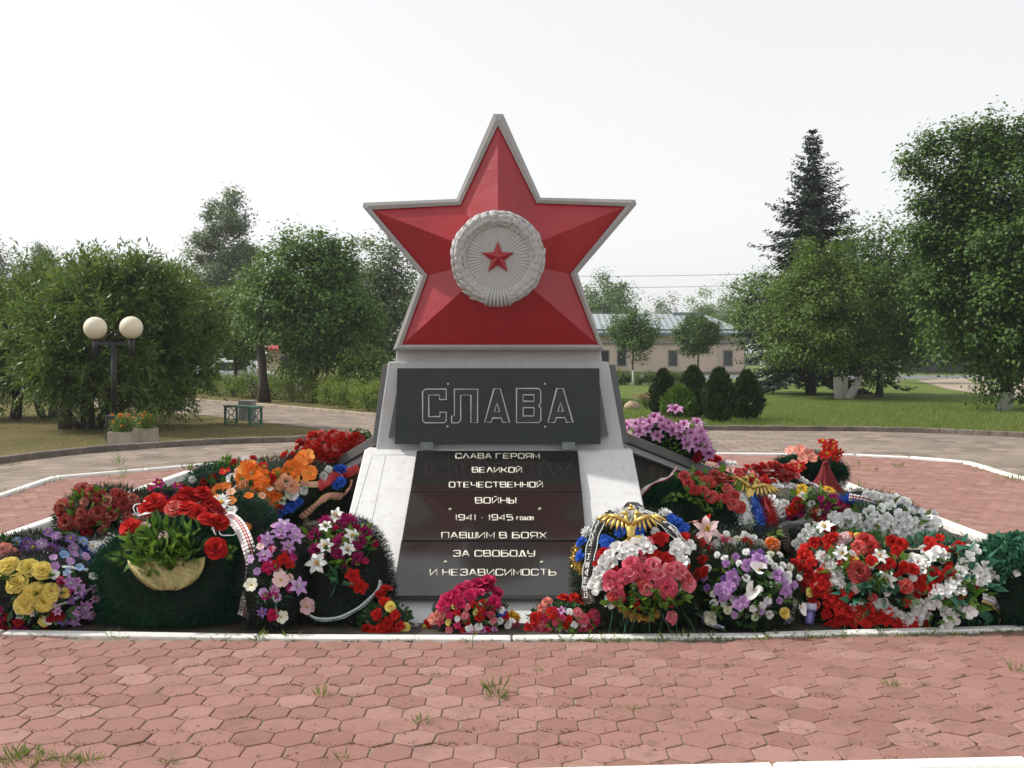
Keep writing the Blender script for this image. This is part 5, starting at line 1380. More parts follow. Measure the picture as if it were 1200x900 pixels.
        if text:
            tb = MB(); txt, t0, t1, hgt = text; n_ = len(RP) - 1
            def f(x, y):
                u = min(max(t0 + (t1 - t0) * x, 0), 1) * n_; i = min(int(u), n_ - 1); fr = u - i
                p = RP[i].lerp(RP[i + 1], fr); n = RN[i].lerp(RN[i + 1], fr); sd, wd = sides[i]; return p + sd * (y * hgt * wd) + n * .008
            lettering(tb, txt, f, 0, 1, -.5, .5, .0028, .001, s.N); tb.build('ribbon_writing', M[tm], o)
        return o
    def band(s, pts, wpx, m, T=None, name='tinsel_band', n=900, L=.03):
        """fluffy tinsel strip along pixels"""
        P = []
        for i in range(n):
            u = random.random() * (len(pts) - 1); k = int(u); f = u - k
            x, y = pts[k][0] * (1 - f) + pts[k + 1][0] * f, pts[k][1] * (1 - f) + pts[k + 1][1] * f
            if T: x, y = T[0] + x / T[2], T[1] + y / T[2]
            p, nn = s.surf(x + random.gauss(0, wpx * .28), y + random.gauss(0, wpx * .28), .012); P.append(p + nn * random.uniform(-.01, .02))
        P = np.array(P); np_mesh(name, leaf_quads(P, rng.normal(size=(n, 3)) + np.array(s.N) * .6, L, .006, bend=.05), 4, m if not isinstance(m, str) else pmat(m), s.root); return s
def eagle(parent, c, n, w, roll=0):
    n = n.normalized() + (ORG - c).normalized() * 1.4
    """small gilded double-headed eagle emblem in relief"""
    n = n.normalized(); X = Vector((1, 0, 0)); X = (X - n * X.dot(n)).normalized(); U = n.cross(X) * (1 if n.cross(X).z > 0 else -1); s_ = w / 2
    X, U = X * math.cos(roll) + U * math.sin(roll), U * math.cos(roll) - X * math.sin(roll)
    f = lambda x, y, z=0: c + X * x * s_ + U * y * s_ + n * z * s_
    mb = MB(); Mm = Matrix((X, U, n)).transposed()
    mb.ball(f(0, -.05, .06), (s_ * .20, s_ * .36, s_ * .12), 10, 8, Mm)
    for sg in (-1, 1):
        mb.tube([f(sg * .08, .2, .08), f(sg * .20, .42, .10), f(sg * .17, .60, .10)], [s_ * .12, s_ * .08, s_ * .08], 7)
        mb.ball(f(sg * .22, .66, .1), s_ * .11, 8, 6); mb.tube([f(sg * .28, .68, .1), f(sg * .44, .62, .08)], [s_ * .06, s_ * .015], 6)
        mb.tube([f(sg * .12, .30, .08), f(sg * .55, .52, .10), f(sg * .92, .60, .06)], [s_ * .10, s_ * .09, s_ * .04], 7)
        for k in range(7):
            u = .2 + .115 * k; x0, y0 = u, .30 + .30 * min(u / .7, 1); a = -1.75 + k * .23
            mb.tube([f(sg * x0, y0, .07), f(sg * (x0 + math.cos(a) * .3), y0 + math.sin(a) * .36, .06), f(sg * (x0 + math.cos(a) * .48), y0 + math.sin(a) * .58, .03)], [s_ * .065, s_ * .07, s_ * .025], 6)
        mb.tube([f(sg * .10, -.35, .05), f(sg * .34, -.55, .05)], [s_ * .07, s_ * .03], 6)
    for k in range(5):
        a = -1.57 + (k - 2) * .28; mb.tube([f(0, -.3, .05), f(math.cos(a) * .38, -.3 + math.sin(a) * .55, .03)], [s_ * .06, s_ * .06], 6)
    mb.tube([f(-.12, .84, .08), f(.12, .84, .08)], [s_ * .07, s_ * .07], 6); mb.ball(f(0, .96, .08), s_ * .07, 7, 5)
    return mb.build('eagle_emblem', M['goldm'], parent)
TA = (0, 480, 3.213); TB = (0, 560, 4.865); TC = (225, 490, 5.4545); TD = (280, 600, 6.206); TE = (440, 510, 4.0); TG = (420, 400, 2.5)
TH = (660, 590, 5.806); TI = (800, 590, 5.806); TJ = (725, 480, 4.3636); TK = (930, 560, 4.4444); TL = (0, 500, 5.0)

# ------------------------------------------------------------------ left half of the bed
W_ = Wreath('begonia_bouquet', 'slanting mass of small red flowers lying along the top of the left granite wing', 382, 530, 8.35, 58, 15, .14, 30, -22, 'lv_dark', 900, .04, .02, cat='bouquet')
W_.S('carnation', ['red', 'red', 'rosered'], 10.5, 62, (392, 523, 44, 15), .5); W_.S('carnation', 'red', 10.5, 18, (352, 541, 22, 9), .5)
W_.leaves('lv_light', 8, 30, (380, 530, 50, 14))
W_ = Wreath('mixed_wreath', 'low red and white flower wreath with gold net at the back left edge', 280, 553, 10.4, 58, 13, .16, 40, 0, 'lv_dark', 900, .045, .02)
W_.F('rose', 'red', 11, [(300, 300), (265, 350), (390, 270), (270, 290)], TC); W_.F('chrysanthemum', 'white', 10, [(360, 300), (340, 280), (385, 310), (30, 420), (60, 415)], TC)
W_.leaves('lv_light', 11, 60, (270, 548, 20, 8)); W_.F('carnation', 'orange', 9, [(75, 410), (100, 400)], TC)
W_.band([(400, 300), (480, 290), (560, 300)], 9, M['goldm'], TC, 'gold_net', 500, .04); W_.band([(180, 330), (120, 390)], 6, M['goldm'], TC, 'gold_net', 200, .03)
W_.ribbon([(130, 390), (190, 395), (230, 420)], 6, [(1, 'rib_blue')], TC)
W_ = Wreath('fur_wreath', 'small fluffy green tinsel wreath behind the big orange flowers', 262, 570, 9.2, 44, 20, .3, 35, 0, 'fur', 5000, .07, .004)
W_.F('lily', 'magenta', 15, [(45, 500), (110, 500), (80, 490)], TC); W_.S('carnation', ['white', 'red', 'orange', 'yellow'], 10, 14, (250, 566, 34, 10), .9)
W_ = Wreath('magenta_bouquet', 'loose bouquet of magenta lilies with white fern leaves beside the left kerb', 186, 584, 8.6, 36, 14, .16, 40, 0, 'lv_dark', 500, .045, .016, cat='bouquet')
W_.F('lily', 'magenta', 17, [(1030, 370), (820, 395), (910, 405), (940, 440), (860, 440), (985, 420), (930, 355), (1060, 400)], TL); W_.S('lily', ['magenta', 'hotpink'], 12, 8, (182, 583, 28, 12))
W_.fronds('fern', 20, [(890, 470), (960, 465), (1010, 430)], TL); W_.leaves('lv_light', 12, 24, (175, 587, 30, 10))
W_ = Wreath('orange_wreath', 'dark wreath covered with large orange flowers and blue carnations left of the white slope', 322, 578, 7.9, 76, 42, .30, 42, -8, 'tinsel', 9000, .06, .004)
W_.F('blossom', 'orange', 23, [(375, 345), (345, 400), (455, 410), (490, 450), (440, 480), (520, 510), (205, 475), (330, 470), (370, 545), (680, 320), (720, 275), (745, 365), (400, 370), (640, 340)], TC)
W_.F('rose', 'orange', 20, [(385, 335), (430, 470), (530, 500), (700, 285), (355, 540), (470, 430)], TC); W_.F('rose', 'peach', 18, [(600, 410), (570, 430), (345, 440), (640, 440)], TC)
W_.F('carnation', 'blue', 13, [(390, 660), (430, 640), (470, 625), (510, 600), (550, 590), (595, 570), (630, 560), (675, 530), (905, 430), (930, 415), (945, 340), (915, 345)], TC)
W_.F('carnation', 'red', 13, [(520, 400), (500, 385)], TC); W_.F('chrysanthemum', 'white', 12, [(860, 345), (830, 380), (710, 460), (400, 620)], TC); W_.F('gladiolus', 'cream', 12, [(620, 480), (470, 575), (580, 520)], TC)
W_.ribbon([(1055, 325), (1000, 350), (930, 375), (860, 400), (800, 440)], 12, [(1, 'rib_red')], TC); W_.ribbon([(1005, 400), (985, 450), (940, 492), (860, 495), (790, 545), (695, 625)], 9, [(1, 'rib_gold'), (2, 'rib_pink'), (.4, 'rib_gold'), (2, 'rib_pink'), (1, 'rib_gold')], TC)
W_.ribbon([(800, 425), (740, 425), (690, 415)], 7, [(1, 'rib_gold'), (2, 'rib_pink'), (1, 'rib_gold')], TC); W_.leaves('lv_dark', 16, 40, (300, 575, 50, 28)); W_.leaves('lv_light', 14, 18, (320, 565, 40, 20)); W_.S('blossom', ['orange', 'peach', 'orange', 'red', 'white'], 14, 22, (302, 572, 50, 26), .7)
W_.ribbon([(395, 700), (460, 715), (525, 705)], 6, [(1, 'rib_gold'), (1, 'rib_red'), (1, 'rib_gold')], TC)
W_ = Wreath('fur_wreath', 'fluffy green wreath tucked behind the big green one, with a white daisy', 276, 622, 7.2, 48, 46, .25, 30, 0, 'fur', 8000, .08, .004, .03)
W_.F('daisy', 'white', 25, [(200, 565)], TC); W_.fronds('fern', 24, [(215, 680), (190, 640)], TC); W_.S('blossom', ['white', 'orange', 'peach'], 11, 10, (282, 600, 34, 20), .9)
W_ = Wreath('rose_bouquet', 'bouquet of dusty red roses near the left kerb, set on dark fir', 128, 612, 7.7, 62, 42, .30, 32, 0, 'fir', 6000, .08, .006, cat='bouquet')
W_.F('rose', 'dusty', 21, [(485, 90), (535, 110), (385, 180), (575, 130), (680, 130), (740, 145), (400, 250), (490, 245), (570, 205), (640, 215), (700, 165), (620, 150)], TB)
W_.S('rose', ['dusty', 'dred', 'dusty'], 13, 16, (125, 605, 48, 24), .8); W_.S('blossom', ['lilac', 'white'], 10, 10, (110, 630, 40, 12), .9); W_.leaves('lv_light', 17, 60, (118, 600, 46, 20), .4); W_.leaves('lv_dark', 18, 80, (125, 625, 56, 24), .3); W_.F('lily', 'lilac', 15, [(420, 345), (450, 335), (400, 365)], TB)
W_.ribbon([(680, 240), (740, 225), (800, 215)], 8, [(1, 'rib_white'), (1, 'rib_red'), (1, 'rib_white')], TB)
for q in ((610, 330), (545, 375)):
    p, n = W_.surf(0 + q[0] / 4.865, 560 + q[1] / 4.865, .02); b = MB(); X = Vector((1, 0, 0)); U = n.cross(X).normalized(); b.add([p - X * .06 - U * .02, p + X * .06 - U * .03, p + X * .01 + U * .08, p - n * .01], [(0, 1, 2), (0, 2, 3), (1, 3, 2)]); b.build('card', M['concrete'], W_.root)
W_ = Wreath('tricolour_wreath', 'wreath with white and blue tinsel, gold braid and red-white ribbon lying between red roses', 140, 652, 7.1, 52, 26, .24, 40, 0, 'tinsel', 4000, .06, .003)
W_.band([(545, 410), (620, 390), (720, 350)], 10, 'white', TB, n=1300); W_.band([(500, 430), (560, 430), (600, 450)], 11, 'blue', TB, n=1300); W_.band([(590, 460), (640, 420), (730, 395)], 13, M['goldm'], TB, 'gold_braid', 1500, .03)
W_.F('daisy', 'ltblue', 20, [(350, 450), (395, 465), (530, 470), (370, 430), (330, 430)], TB); W_.F('carnation', 'dusty', 17, [(470, 460), (445, 465)], TB); W_.S('daisy', ['ltblue', 'blue', 'white'], 13, 14, (118, 652, 34, 14), .7)
W_.ribbon([(680, 460), (620, 520), (560, 555), (495, 565)], 13, [(1, 'rib_white'), (1, 'rib_red'), (.6, 'rib_pink'), (1, 'rib_red'), (1, 'rib_white')], TB)
W_ = Wreath('aster_bouquet', 'bouquet of violet asters and pale blue flowers at the far left of the bed', 52, 652, 7.0, 58, 27, .26, 42, 0, 'fir', 4500, .07, .005, cat='bouquet')
W_.F('daisy', 'purple', 22, [(200, 385), (190, 440), (40, 385), (305, 400), (230, 460), (170, 400), (120, 420)], TB); W_.F('lily', 'purple', 18, [(215, 430), (150, 460), (320, 405)], TB); W_.F('chrysanthemum', 'magenta', 14, [(150, 455), (10, 380)], TB); W_.F('gladiolus', 'white', 14, [(260, 490), (235, 480)], TB)
W_.leaves('lv_light', 14, 18, (55, 650, 30, 12)); W_.S('daisy', ['purple', 'lilac', 'ltblue'], 14, 16, (55, 644, 46, 16), .7); W_.S('chrysanthemum', ['magenta', 'white', 'dusty'], 11, 10, (60, 652, 46, 14), .7); W_.fronds('lv_dark', 26, [(325, 330), (110, 400)], TB)
W_ = Wreath('coral_bouquet', 'coral pink carnations at the extreme left edge of the bed', -2, 660, 6.8, 34, 30, .22, 40, 0, 'lv_dark', 900, .06, .02, cat='bouquet')
W_.F('carnation', 'coral', 18, [(10, 420), (40, 440), (30, 470), (70, 470), (5, 480), (60, 495), (100, 480)], TB)
W_ = Wreath('yellow_wreath', 'wreath of yellow roses with silver braid on dark tinsel, front left', 45, 697, 6.15, 78, 50, .30, 38, 0, 'tinsel', 12000, .06, .0032)
W_.F('rose', 'yellow', 25, [(70, 515), (170, 530), (245, 545), (110, 605), (175, 675), (295, 650), (150, 710), (255, 700), (45, 530), (210, 655)], TB); W_.F('lily', 'lilac', 17, [(400, 610), (465, 720), (420, 790), (390, 600), (440, 640), (480, 760)], TB)
W_.F('lily', 'pinklilac', 18, [(540, 825), (560, 840), (490, 850)], TB); W_.F('carnation', 'dred', 13, [(290, 775), (340, 770), (350, 600)], TB); W_.F('carnation', 'hotpink', 12, [(352, 598)], TB); W_.F('rose', 'yellow', 14, [(255, 800), (365, 655)], TB)
W_.leaves('lv_dark', 18, 70, (40, 700, 55, 32), .4); W_.S('lily', ['lilac', 'purple', 'pinklilac', 'magenta'], 14, 16, (88, 706, 26, 30), .8); W_.S('carnation', ['dred', 'magenta', 'white'], 11, 14, (30, 722, 50, 14), .8); W_.S('blossom', ['ltblue', 'lilac', 'white'], 11, 12, (80, 668, 34, 16), .8)
W_.ribbon([(100, 790), (220, 750), (340, 715), (430, 680), (560, 600)], 3.5, [(1, 'silver')], TB, .03, name='silver_braid'); W_.ribbon([(350, 520), (430, 530), (490, 540)], 3.5, [(1, 'silver')], TB, .03, name='silver_braid')
W_ = Wreath('green_fur_wreath', 'big shaggy dark green wreath with red roses, a gold cloth centre and a striped ribbon', 203, 680, 6.20, 99, 72, .26, 30, 0, 'fur', 26000, .085, .0035, .035)
p, n = W_.surf(200, 672, -.02); b = MB()
V, Fq = patch(lambda u, v: W_.surf(198 + u * 42 * math.sqrt(max(.02, 1 - (1 - v) ** 2 * .9)), 692 - v * 34, .05 + .02 * math.sin(u * 9 + v * 5))[0], 16, 8); b.add(V, Fq, 0, True); g_ = b.build('gold_cloth', M['goldnet'], W_.root); g_.modifiers.new('cloth', 'SOLIDIFY').thickness = .003
W_.F('rose', 'red', 27, [(725, 375), (700, 420), (780, 400), (590, 390), (775, 455), (815, 465), (680, 390), (755, 360), (512, 478), (808, 545), (570, 420), (640, 410), (740, 430), (705, 365)], TA, lift=.06)
W_.F('rose', 'rosered', 24, [(760, 420), (660, 420), (800, 430)], TA, lift=.07); W_.F('gladiolus', 'palepink', 14, [(630, 500), (560, 470)], TA, lift=.04)
W_.leaves('lv_light', 22, 190, (193, 648, 38, 22), .36, .05); W_.leaves('lv_dark', 20, 60, (200, 640, 42, 22), .36, .04); W_.fronds('lv_light', 30, [(480, 570), (560, 560), (840, 560), (620, 590)], TA)
W_.ribbon([(262, 604, 6.45), (277, 612, 6.28), (288, 632, 6.13), (295, 658, 6.03), (294, 682, 5.97), (289, 704, 5.94), (284, 722, 5.95)], 15, [(1, 'rib_white'), (.5, 'rib_red'), (.35, 'rib_white'), (.5, 'rib_red'), (1.3, 'rib_white'), (1.2, 'rib_pale')])
for k in range(5):
    a = random.uniform(0, 6); b = MB(); cx_, cy_ = (540, 410) if k < 2 else (830, 480); pts = []
    for t in np.linspace(0, 4.4, 14): pts.append(W_.surf(cx_ / 3.213 + (math.cos(a + t) * 12 + 2 * t), 480 + cy_ / 3.213 + math.sin(a + t) * 8, .07 + .01 * math.sin(t * 3))[0])
    b.tube(pts, 0, 6, flat=(.004, .0012), up=W_.N); b.build('curled_ribbon', M['rib_white'], W_.root)
W_ = Wreath('black_tinsel_wreath', 'narrow black tinsel wreath with lilac lilies and pale pink blossoms beside the striped ribbon', 322, 682, 6.10, 42, 62, .22, 30, 0, 'tinsel', 12000, .055, .003)
W_.F('lily', 'lilac', 22, [(320, 140), (395, 205), (345, 275), (215, 225), (195, 335), (405, 545), (300, 180), (375, 170)], TD); W_.F('carnation', 'red', 13, [(320, 360), (355, 395), (275, 390)], TD); W_.F('carnation', 'hotpink', 14, [(215, 415), (260, 410), (245, 738)], TD)
W_.F('blossom', 'palepink', 20, [(295, 500), (460, 675)], TD, face=.9); W_.F('blossom', 'cream', 17, [(110, 535), (300, 750)], TD, face=.9); W_.F('lily', 'magenta', 13, [(200, 610), (255, 605), (245, 290), (330, 300)], TD); W_.F('lily', 'purple', 15, [(180, 725)], TD); W_.leaves('lv_teal', 20, 26, (318, 700, 15, 10), .08); W_.S('blossom', ['pinklilac', 'palepink', 'magenta', 'lilac'], 11, 18, (322, 665, 28, 44), .9); W_.leaves('lv_light', 12, 10, (332, 670, 12, 10))
W_ = Wreath('black_tinsel_wreath', 'round black tinsel wreath with magenta chrysanthemums and white lilies leaning on the white slope', 402, 678, 6.26, 58, 74, .22, 30, 0, 'tinsel', 20000, .055, .003, .03)
W_.F('chrysanthemum', 'magenta', 18, [(765, 90), (575, 195), (735, 245), (585, 300), (730, 325), (845, 265), (855, 355), (905, 180), (650, 110), (885, 230), (800, 100)], TD, lift=.02)
W_.F('lily', 'white', 21, [(650, 145), (815, 210), (650, 275), (725, 75), (790, 300)], TD, lift=.03); W_.F('lily', 'white', 29, [(600, 400)], TD, face=.9, lift=.04); W_.F('carnation', 'red', 16, [(825, 475), (870, 545), (840, 520)], TD, lift=.02)
W_.S('chrysanthemum', ['magenta', 'hotpink'], 10, 16, (402, 640, 40, 28), .9); W_.leaves('lv_light', 18, 50, (398, 640, 36, 26), .4); W_.leaves('lv_dark', 18, 40, (398, 650, 36, 28), .4); W_.leaves('lv_teal', 26, 6, (395, 684, 10, 4), .35)
W_.ribbon([(500, 720), (580, 770), (700, 770), (790, 740), (900, 670), (1000, 560), (1010, 500)], 5, [(1, 'silver'), (.6, 'rib_brown'), (1, 'silver')], TD, .03); W_.ribbon([(830, 70), (890, 85), (955, 110)], 9, [(1, 'rib_black')], TD)
W_ = Wreath('red_bouquet', 'small heap of red carnations with yellow roses at the white slope', 452, 728, 6.01, 30, 22, .13, 45, 0, 'lv_dark', 500, .05, .02, cat='bouquet')
W_.F('carnation', 'red', 14, [(452, 696), (446, 702), (451, 710), (443, 721), (433, 734), (454, 729), (440, 738), (462, 722), (466, 732), (448, 735), (458, 740)]); W_.F('rose', 'yellow', 13, [(457, 714), (472, 734)]); W_.F('chrysanthemum', 'white', 11, [(483, 738), (476, 741)])
W_ = Wreath('hot_pink_bouquet', 'bouquet of hot pink carnations standing in the centre at the foot of the dark plaque', 551, 724, 6.01, 46, 28, .13, 35, 0, 'lv_dark', 700, .05, .016, cat='bouquet')
W_.F('carnation', 'hotpink', 18, [(525, 705), (480, 720), (410, 745), (440, 735), (350, 785), (380, 770), (560, 760), (545, 800), (330, 815), (500, 745), (395, 800), (450, 770), (530, 740), (480, 760)], TE); W_.F('rose', 'coral', 15, [(310, 850), (285, 862), (320, 835)], TE); W_.F('carnation', 'red', 13, [(500, 800), (490, 825), (265, 880)], TE); W_.F('daisy', 'blue', 13, [(580, 835)], TE); W_.F('chrysanthemum', 'gold', 14, [(640, 855), (620, 845)], TE)
W_.F('lily', 'pinklilac', 12, [(552, 736), (564, 738), (545, 740), (577, 739)]); W_.F('carnation', 'pink', 13, [(592, 738), (600, 736)]); W_.F('rose', 'yellow', 9, [(501, 741)]); W_.leaves('lv_dark', 15, 50, (560, 722, 28, 14), .2); W_.S('carnation', ['hotpink', 'pink', 'red', 'white', 'yellow'], 10, 30, (552, 726, 42, 16), .75)
W_ = Wreath('red_pink_bouquet', 'low bouquet of red and pink roses right of centre, against the front kerb', 660, 729, 6.01, 44, 21, .13, 40, 0, 'lv_dark', 600, .05, .02, cat='bouquet')
W_.F('rose', 'red', 18, [(660, 706), (682, 710), (630, 726), (648, 720), (690, 702), (672, 706), (624, 734)]); W_.F('rose', 'coral', 14, [(642, 710), (637, 716)]); W_.F('rose', 'pink', 15, [(676, 720), (682, 726), (694, 722), (682, 738), (640, 737)]); W_.F('lily', 'pinklilac', 12, [(658, 718), (655, 736)]); W_.leaves('lv_light', 13, 46, (668, 732, 30, 8), .5); W_.F('carnation', 'hotpink', 11, [(720, 737), (708, 739)]); W_.S('carnation', ['red', 'pink', 'hotpink', 'white'], 10, 22, (660, 730, 38, 12), .8)
b = MB(); p = G(704, 741, .02); b.box((p.x, 5.99, .035), (.09, .05, .02), .3); b.build('matchbox', M['concrete'], W_.root)

# ------------------------------------------------------------------ right half of the bed
W_ = Wreath('lily_bouquet', 'lush bouquet of lilac pink lilies lying behind the top of the right granite wing', 788, 519, 8.55, 48, 25, .18, 30, 14, 'lv_dark', 900, .045, .018, cat='bouquet')
W_.F('lily', 'pinklilac', 19, [(75, 100), (130, 80), (185, 60), (230, 100), (270, 115), (330, 95), (360, 130), (405, 130), (345, 180), (200, 140), (310, 140), (430, 190), (390, 90), (150, 110), (120, 120), (60, 90), (100, 90), (160, 85), (250, 90), (380, 160), (300, 110), (215, 75), (445, 215), (400, 185), (420, 160)], TJ)
W_.F('lily', 'pinklilac', 22, [(280, 45)], TJ, lift=.06); W_.F('blossom', 'palepink', 11, [(415, 140), (140, 100), (405, 115)], TJ); W_.F('carnation', 'dred', 12, [(390, 240), (400, 230)], TJ); W_.leaves('lv_light', 12, 40, (790, 524, 26, 12), .4)
W_ = Wreath('red_white_wreath', 'long red and white carnation wreath lying behind the lower end of the right granite wing', 872, 572, 9.9, 84, 17, .15, 35, 17, 'tinsel', 4000, .04, .004)
W_.S('carnation', ['rosered', 'red', 'rosered'], 10.5, 46, (898, 557, 34, 11), .5); W_.F('carnation', 'red', 12, [(465, 265), (490, 265), (505, 268), (480, 258)], TJ); W_.F('daisy', 'purple', 10, [(520, 290), (540, 285)], TJ); W_.F('carnation', 'white', 10, [(560, 285), (585, 292), (620, 318), (640, 320), (665, 322), (690, 335), (655, 335), (780, 375), (800, 385), (830, 380), (850, 395), (880, 402), (905, 410), (820, 405), (860, 412), (790, 400), (930, 370), (950, 380), (975, 395), (1000, 405), (915, 362)], TJ)
W_.band([(800, 420), (860, 432), (905, 442)], 5, 'blue', TJ, n=700); W_.ribbon([(545, 310), (620, 335), (700, 365), (760, 400)], 10, [(1, 'rib_pink')], TJ)
W_ = Wreath('poinsettia_wreath', 'green fur wreath with red poinsettias and a hanging red cloth bow', 951, 557, 11.6, 38, 27, .20, 15, 0, 'fur', 6000, .09, .005, .05)
W_.F('lily', 'red', 16, [(1032, 215), (1045, 238), (1068, 255), (1030, 262), (1055, 228), (1080, 268)], TJ, lift=.10); W_.F('lily', 'red', 15, [(1050, 262), (1030, 275), (1075, 272), (1055, 245)], TJ, lift=.30); W_.F('blossom', 'coral', 15, [(900, 300), (970, 250), (930, 235), (940, 270), (985, 265), (890, 240)], TJ, lift=.05); W_.F('lily', 'red', 15, [(880, 310), (930, 300), (905, 330)], TJ, lift=.05)
W_.band([(815, 300), (850, 270), (940, 262)], 9, M['fur'], TJ, 'fur_band', 1500, .08); W_.band([(960, 305), (1010, 290), (1090, 285), (1140, 310), (1140, 350)], 10, M['fur'], TJ, 'fur_band', 2200, .08)
b = MB(); ct, cb = at(966, 542, 11.3), at(969, 583, 11.2); vs = []
for j in range(9):
    v = j / 8
    for i in range(29):
        a = -2.2 + 4.4 * i / 28; r = (.035 + .19 * v ** 1.3) * (1 + .24 * math.sin(i * 1.6) * v + .05 * math.sin(i * 3.7 + v * 4))
        vs.append(Vector((ct.x + (cb.x - ct.x) * v + math.sin(a) * r, ct.y - math.cos(a) * r * .7 - .05, ct.z + (max(cb.z, .03) - ct.z) * v)))
b.add(vs, [(j * 29 + i, j * 29 + i + 1, j * 29 + i + 30, j * 29 + i + 29) for j in range(8) for i in range(28)], 0, True)
b.ball(ct + Vector((0, -.06, .0)), (.04, .035, .03), 10, 8)
o = b.build('red_bow', M['cloth_red'], W_.root)
W_ = Wreath('daisy_bouquet', 'bouquet of yellow daisies, orange and magenta flowers at the end of the right granite wing', 954, 600, 8.3, 44, 22, .2, 40, 10, 'lv_dark', 900, .045, .018, cat='bouquet')
W_.F('daisy', 'gold', 17, [(940, 420), (1070, 430), (935, 440)], TJ); W_.F('rose', 'red', 16, [(905, 500), (885, 510), (990, 520), (1005, 560), (985, 580), (920, 480)], TJ); W_.F('daisy', 'magenta', 18, [(1050, 490), (1040, 510), (1090, 470)], TJ); W_.F('chrysanthemum', 'hotpink', 16, [(1150, 510), (1125, 495), (1140, 530)], TJ); W_.S('carnation', ['white', 'rosered', 'white', 'magenta'], 11, 26, (945, 600, 38, 16), .8); W_.leaves('lv_light', 15, 60, (950, 590, 22, 12), .5); W_.F('carnation', 'orange', 10, [(910, 490), (1000, 505)], TJ)
W_.F('rose', 'white', 16, [(820, 490), (830, 545), (790, 470), (845, 575), (800, 520), (850, 520), (960, 550), (1030, 560)], TJ)
W_ = Wreath('blue_braid_wreath', 'wreath edged with blue and white tinsel and pink flowers lying against the right kerb', 1030, 595, 8.2, 54, 18, .18, 45, 14, 'tinsel', 3000, .035, .004)
W_.band([(205, 125), (300, 108), (400, 130), (470, 150)], 8, 'blue', TK, n=1700); W_.band([(540, 145), (600, 170), (665, 215)], 9, 'blue', TK, n=1400); W_.F('carnation', 'white', 13, [(380, 85), (410, 90), (440, 96), (470, 103), (500, 108), (530, 112), (560, 122), (575, 130)], TK)
W_.F('daisy', 'pink', 17, [(250, 160), (340, 150), (380, 160), (480, 180), (600, 200), (570, 215), (620, 220), (220, 170)], TK); W_.F('daisy', 'magenta', 15, [(270, 175), (200, 165)], TK); W_.ribbon([(290, 95), (380, 110), (470, 140), (540, 185)], 9, [(1, 'rib_white'), (.6, 'rib_red'), (1, 'rib_white'), (.6, 'rib_red'), (1, 'rib_white')], TK, .035)
W_ = Wreath('green_flag_wreath', 'dark green fur wreath with red roses, gold eagle and white-blue-red tinsel bars', 836, 616, 7.5, 92, 44, .22, 32, 21, 'fur', 22000, .08, .0038, .035)
W_.F('rose', 'rosered', 16, [(330, 380), (400, 375), (480, 370), (350, 410), (420, 440), (500, 400), (540, 440), (460, 470), (570, 510), (520, 480), (600, 520), (380, 440), (450, 410), (510, 375), (545, 400), (570, 470), (430, 400)], TJ, lift=.04)
W_.leaves('lv_light', 15, 60, (830, 575, 38, 18), .5, .03); W_.fronds('lv_light', 22, [(300, 450), (440, 510), (620, 580), (380, 460), (510, 520)], TJ)
p, n = W_.surf(725 + 665 / 4.3636, 480 + 432 / 4.3636, .01); eagle(W_.root, p, n, px_w(54, p.y), -.25)
for (a, e, m) in (((615, 455), (655, 590), 'rib_white'), ((680, 465), (715, 600), 'rib_blue'), ((735, 475), (775, 610), 'rib_red')): W_.ribbon([a, ((a[0] + e[0]) / 2, (a[1] + e[1]) / 2), e], 12.5, [(1, m)], TJ, .045, name='tinsel_bar')
for (a, e, m) in (((615, 455), (655, 590), 'white'), ((680, 465), (715, 600), 'blue'), ((735, 475), (775, 610), 'red')): W_.band([a, e], 13, m, TJ, 'tinsel_bar', 2600, .03)
W_.ribbon([(130, 540), (115, 470), (150, 410), (220, 375), (265, 355), (295, 310)], 10, [(.7, 'rib_red'), (2.2, 'rib_white'), (.7, 'rib_red')], TJ, .03)
W_ = Wreath('lily_wreath', 'wreath of small white flowers with one big open lily and pink ribbon', 850, 648, 7.0, 56, 30, .22, 40, 6, 'tinsel', 5000, .06, .003)
W_.F('lily', 'palepink', 32, [(178, 218)], TI, face=1.0, lift=.05); W_.F('carnation', 'white', 12, [(210, 290), (380, 290), (250, 350), (420, 370), (240, 400), (330, 450), (640, 430), (600, 410), (480, 330), (270, 300), (300, 430), (210, 380), (400, 310), (440, 350), (260, 470), (360, 380)], TI); W_.F('rose', 'yellow', 13, [(330, 315), (300, 310)], TI); W_.F('carnation', 'pink', 11, [(290, 365), (280, 260)], TI); W_.F('carnation', 'red', 13, [(170, 140), (435, 285), (420, 270)], TI); W_.F('carnation', 'blue', 11, [(680, 400), (665, 405)], TI); W_.S('carnation', ['white', 'white', 'cream', 'red'], 11, 36, (850, 648, 46, 22), .75)
W_.ribbon([(20, 180), (60, 150), (110, 140)], 16, [(1, 'rib_pink')], TI, .03); W_.ribbon([(240, 235), (340, 260), (420, 280), (500, 270), (560, 320), (590, 350)], 8, [(1, 'rib_pink'), (.5, 'rib_white')], TI, .03)
W_ = Wreath('black_ribbon_bouquet', 'single orange rose on a crumpled black mourning ribbon beside white gladioli', 915, 640, 7.1, 42, 26, .22, 40, 0, 'tinsel', 2200, .05, .004, cat='bouquet')
W_.F('rose', 'peach', 22, [(610, 262)], TI, lift=.04); W_.F('rose', 'orange', 17, [(612, 268)], TI, lift=.06); W_.leaves('lv_light', 12, 6, (909, 626, 5, 4)); W_.F('gladiolus', 'white', 18, [(770, 265), (810, 225), (830, 200), (860, 230), (790, 250), (880, 190)], TI); W_.leaves('lv_light', 18, 20, (945, 630, 14, 8), .2)
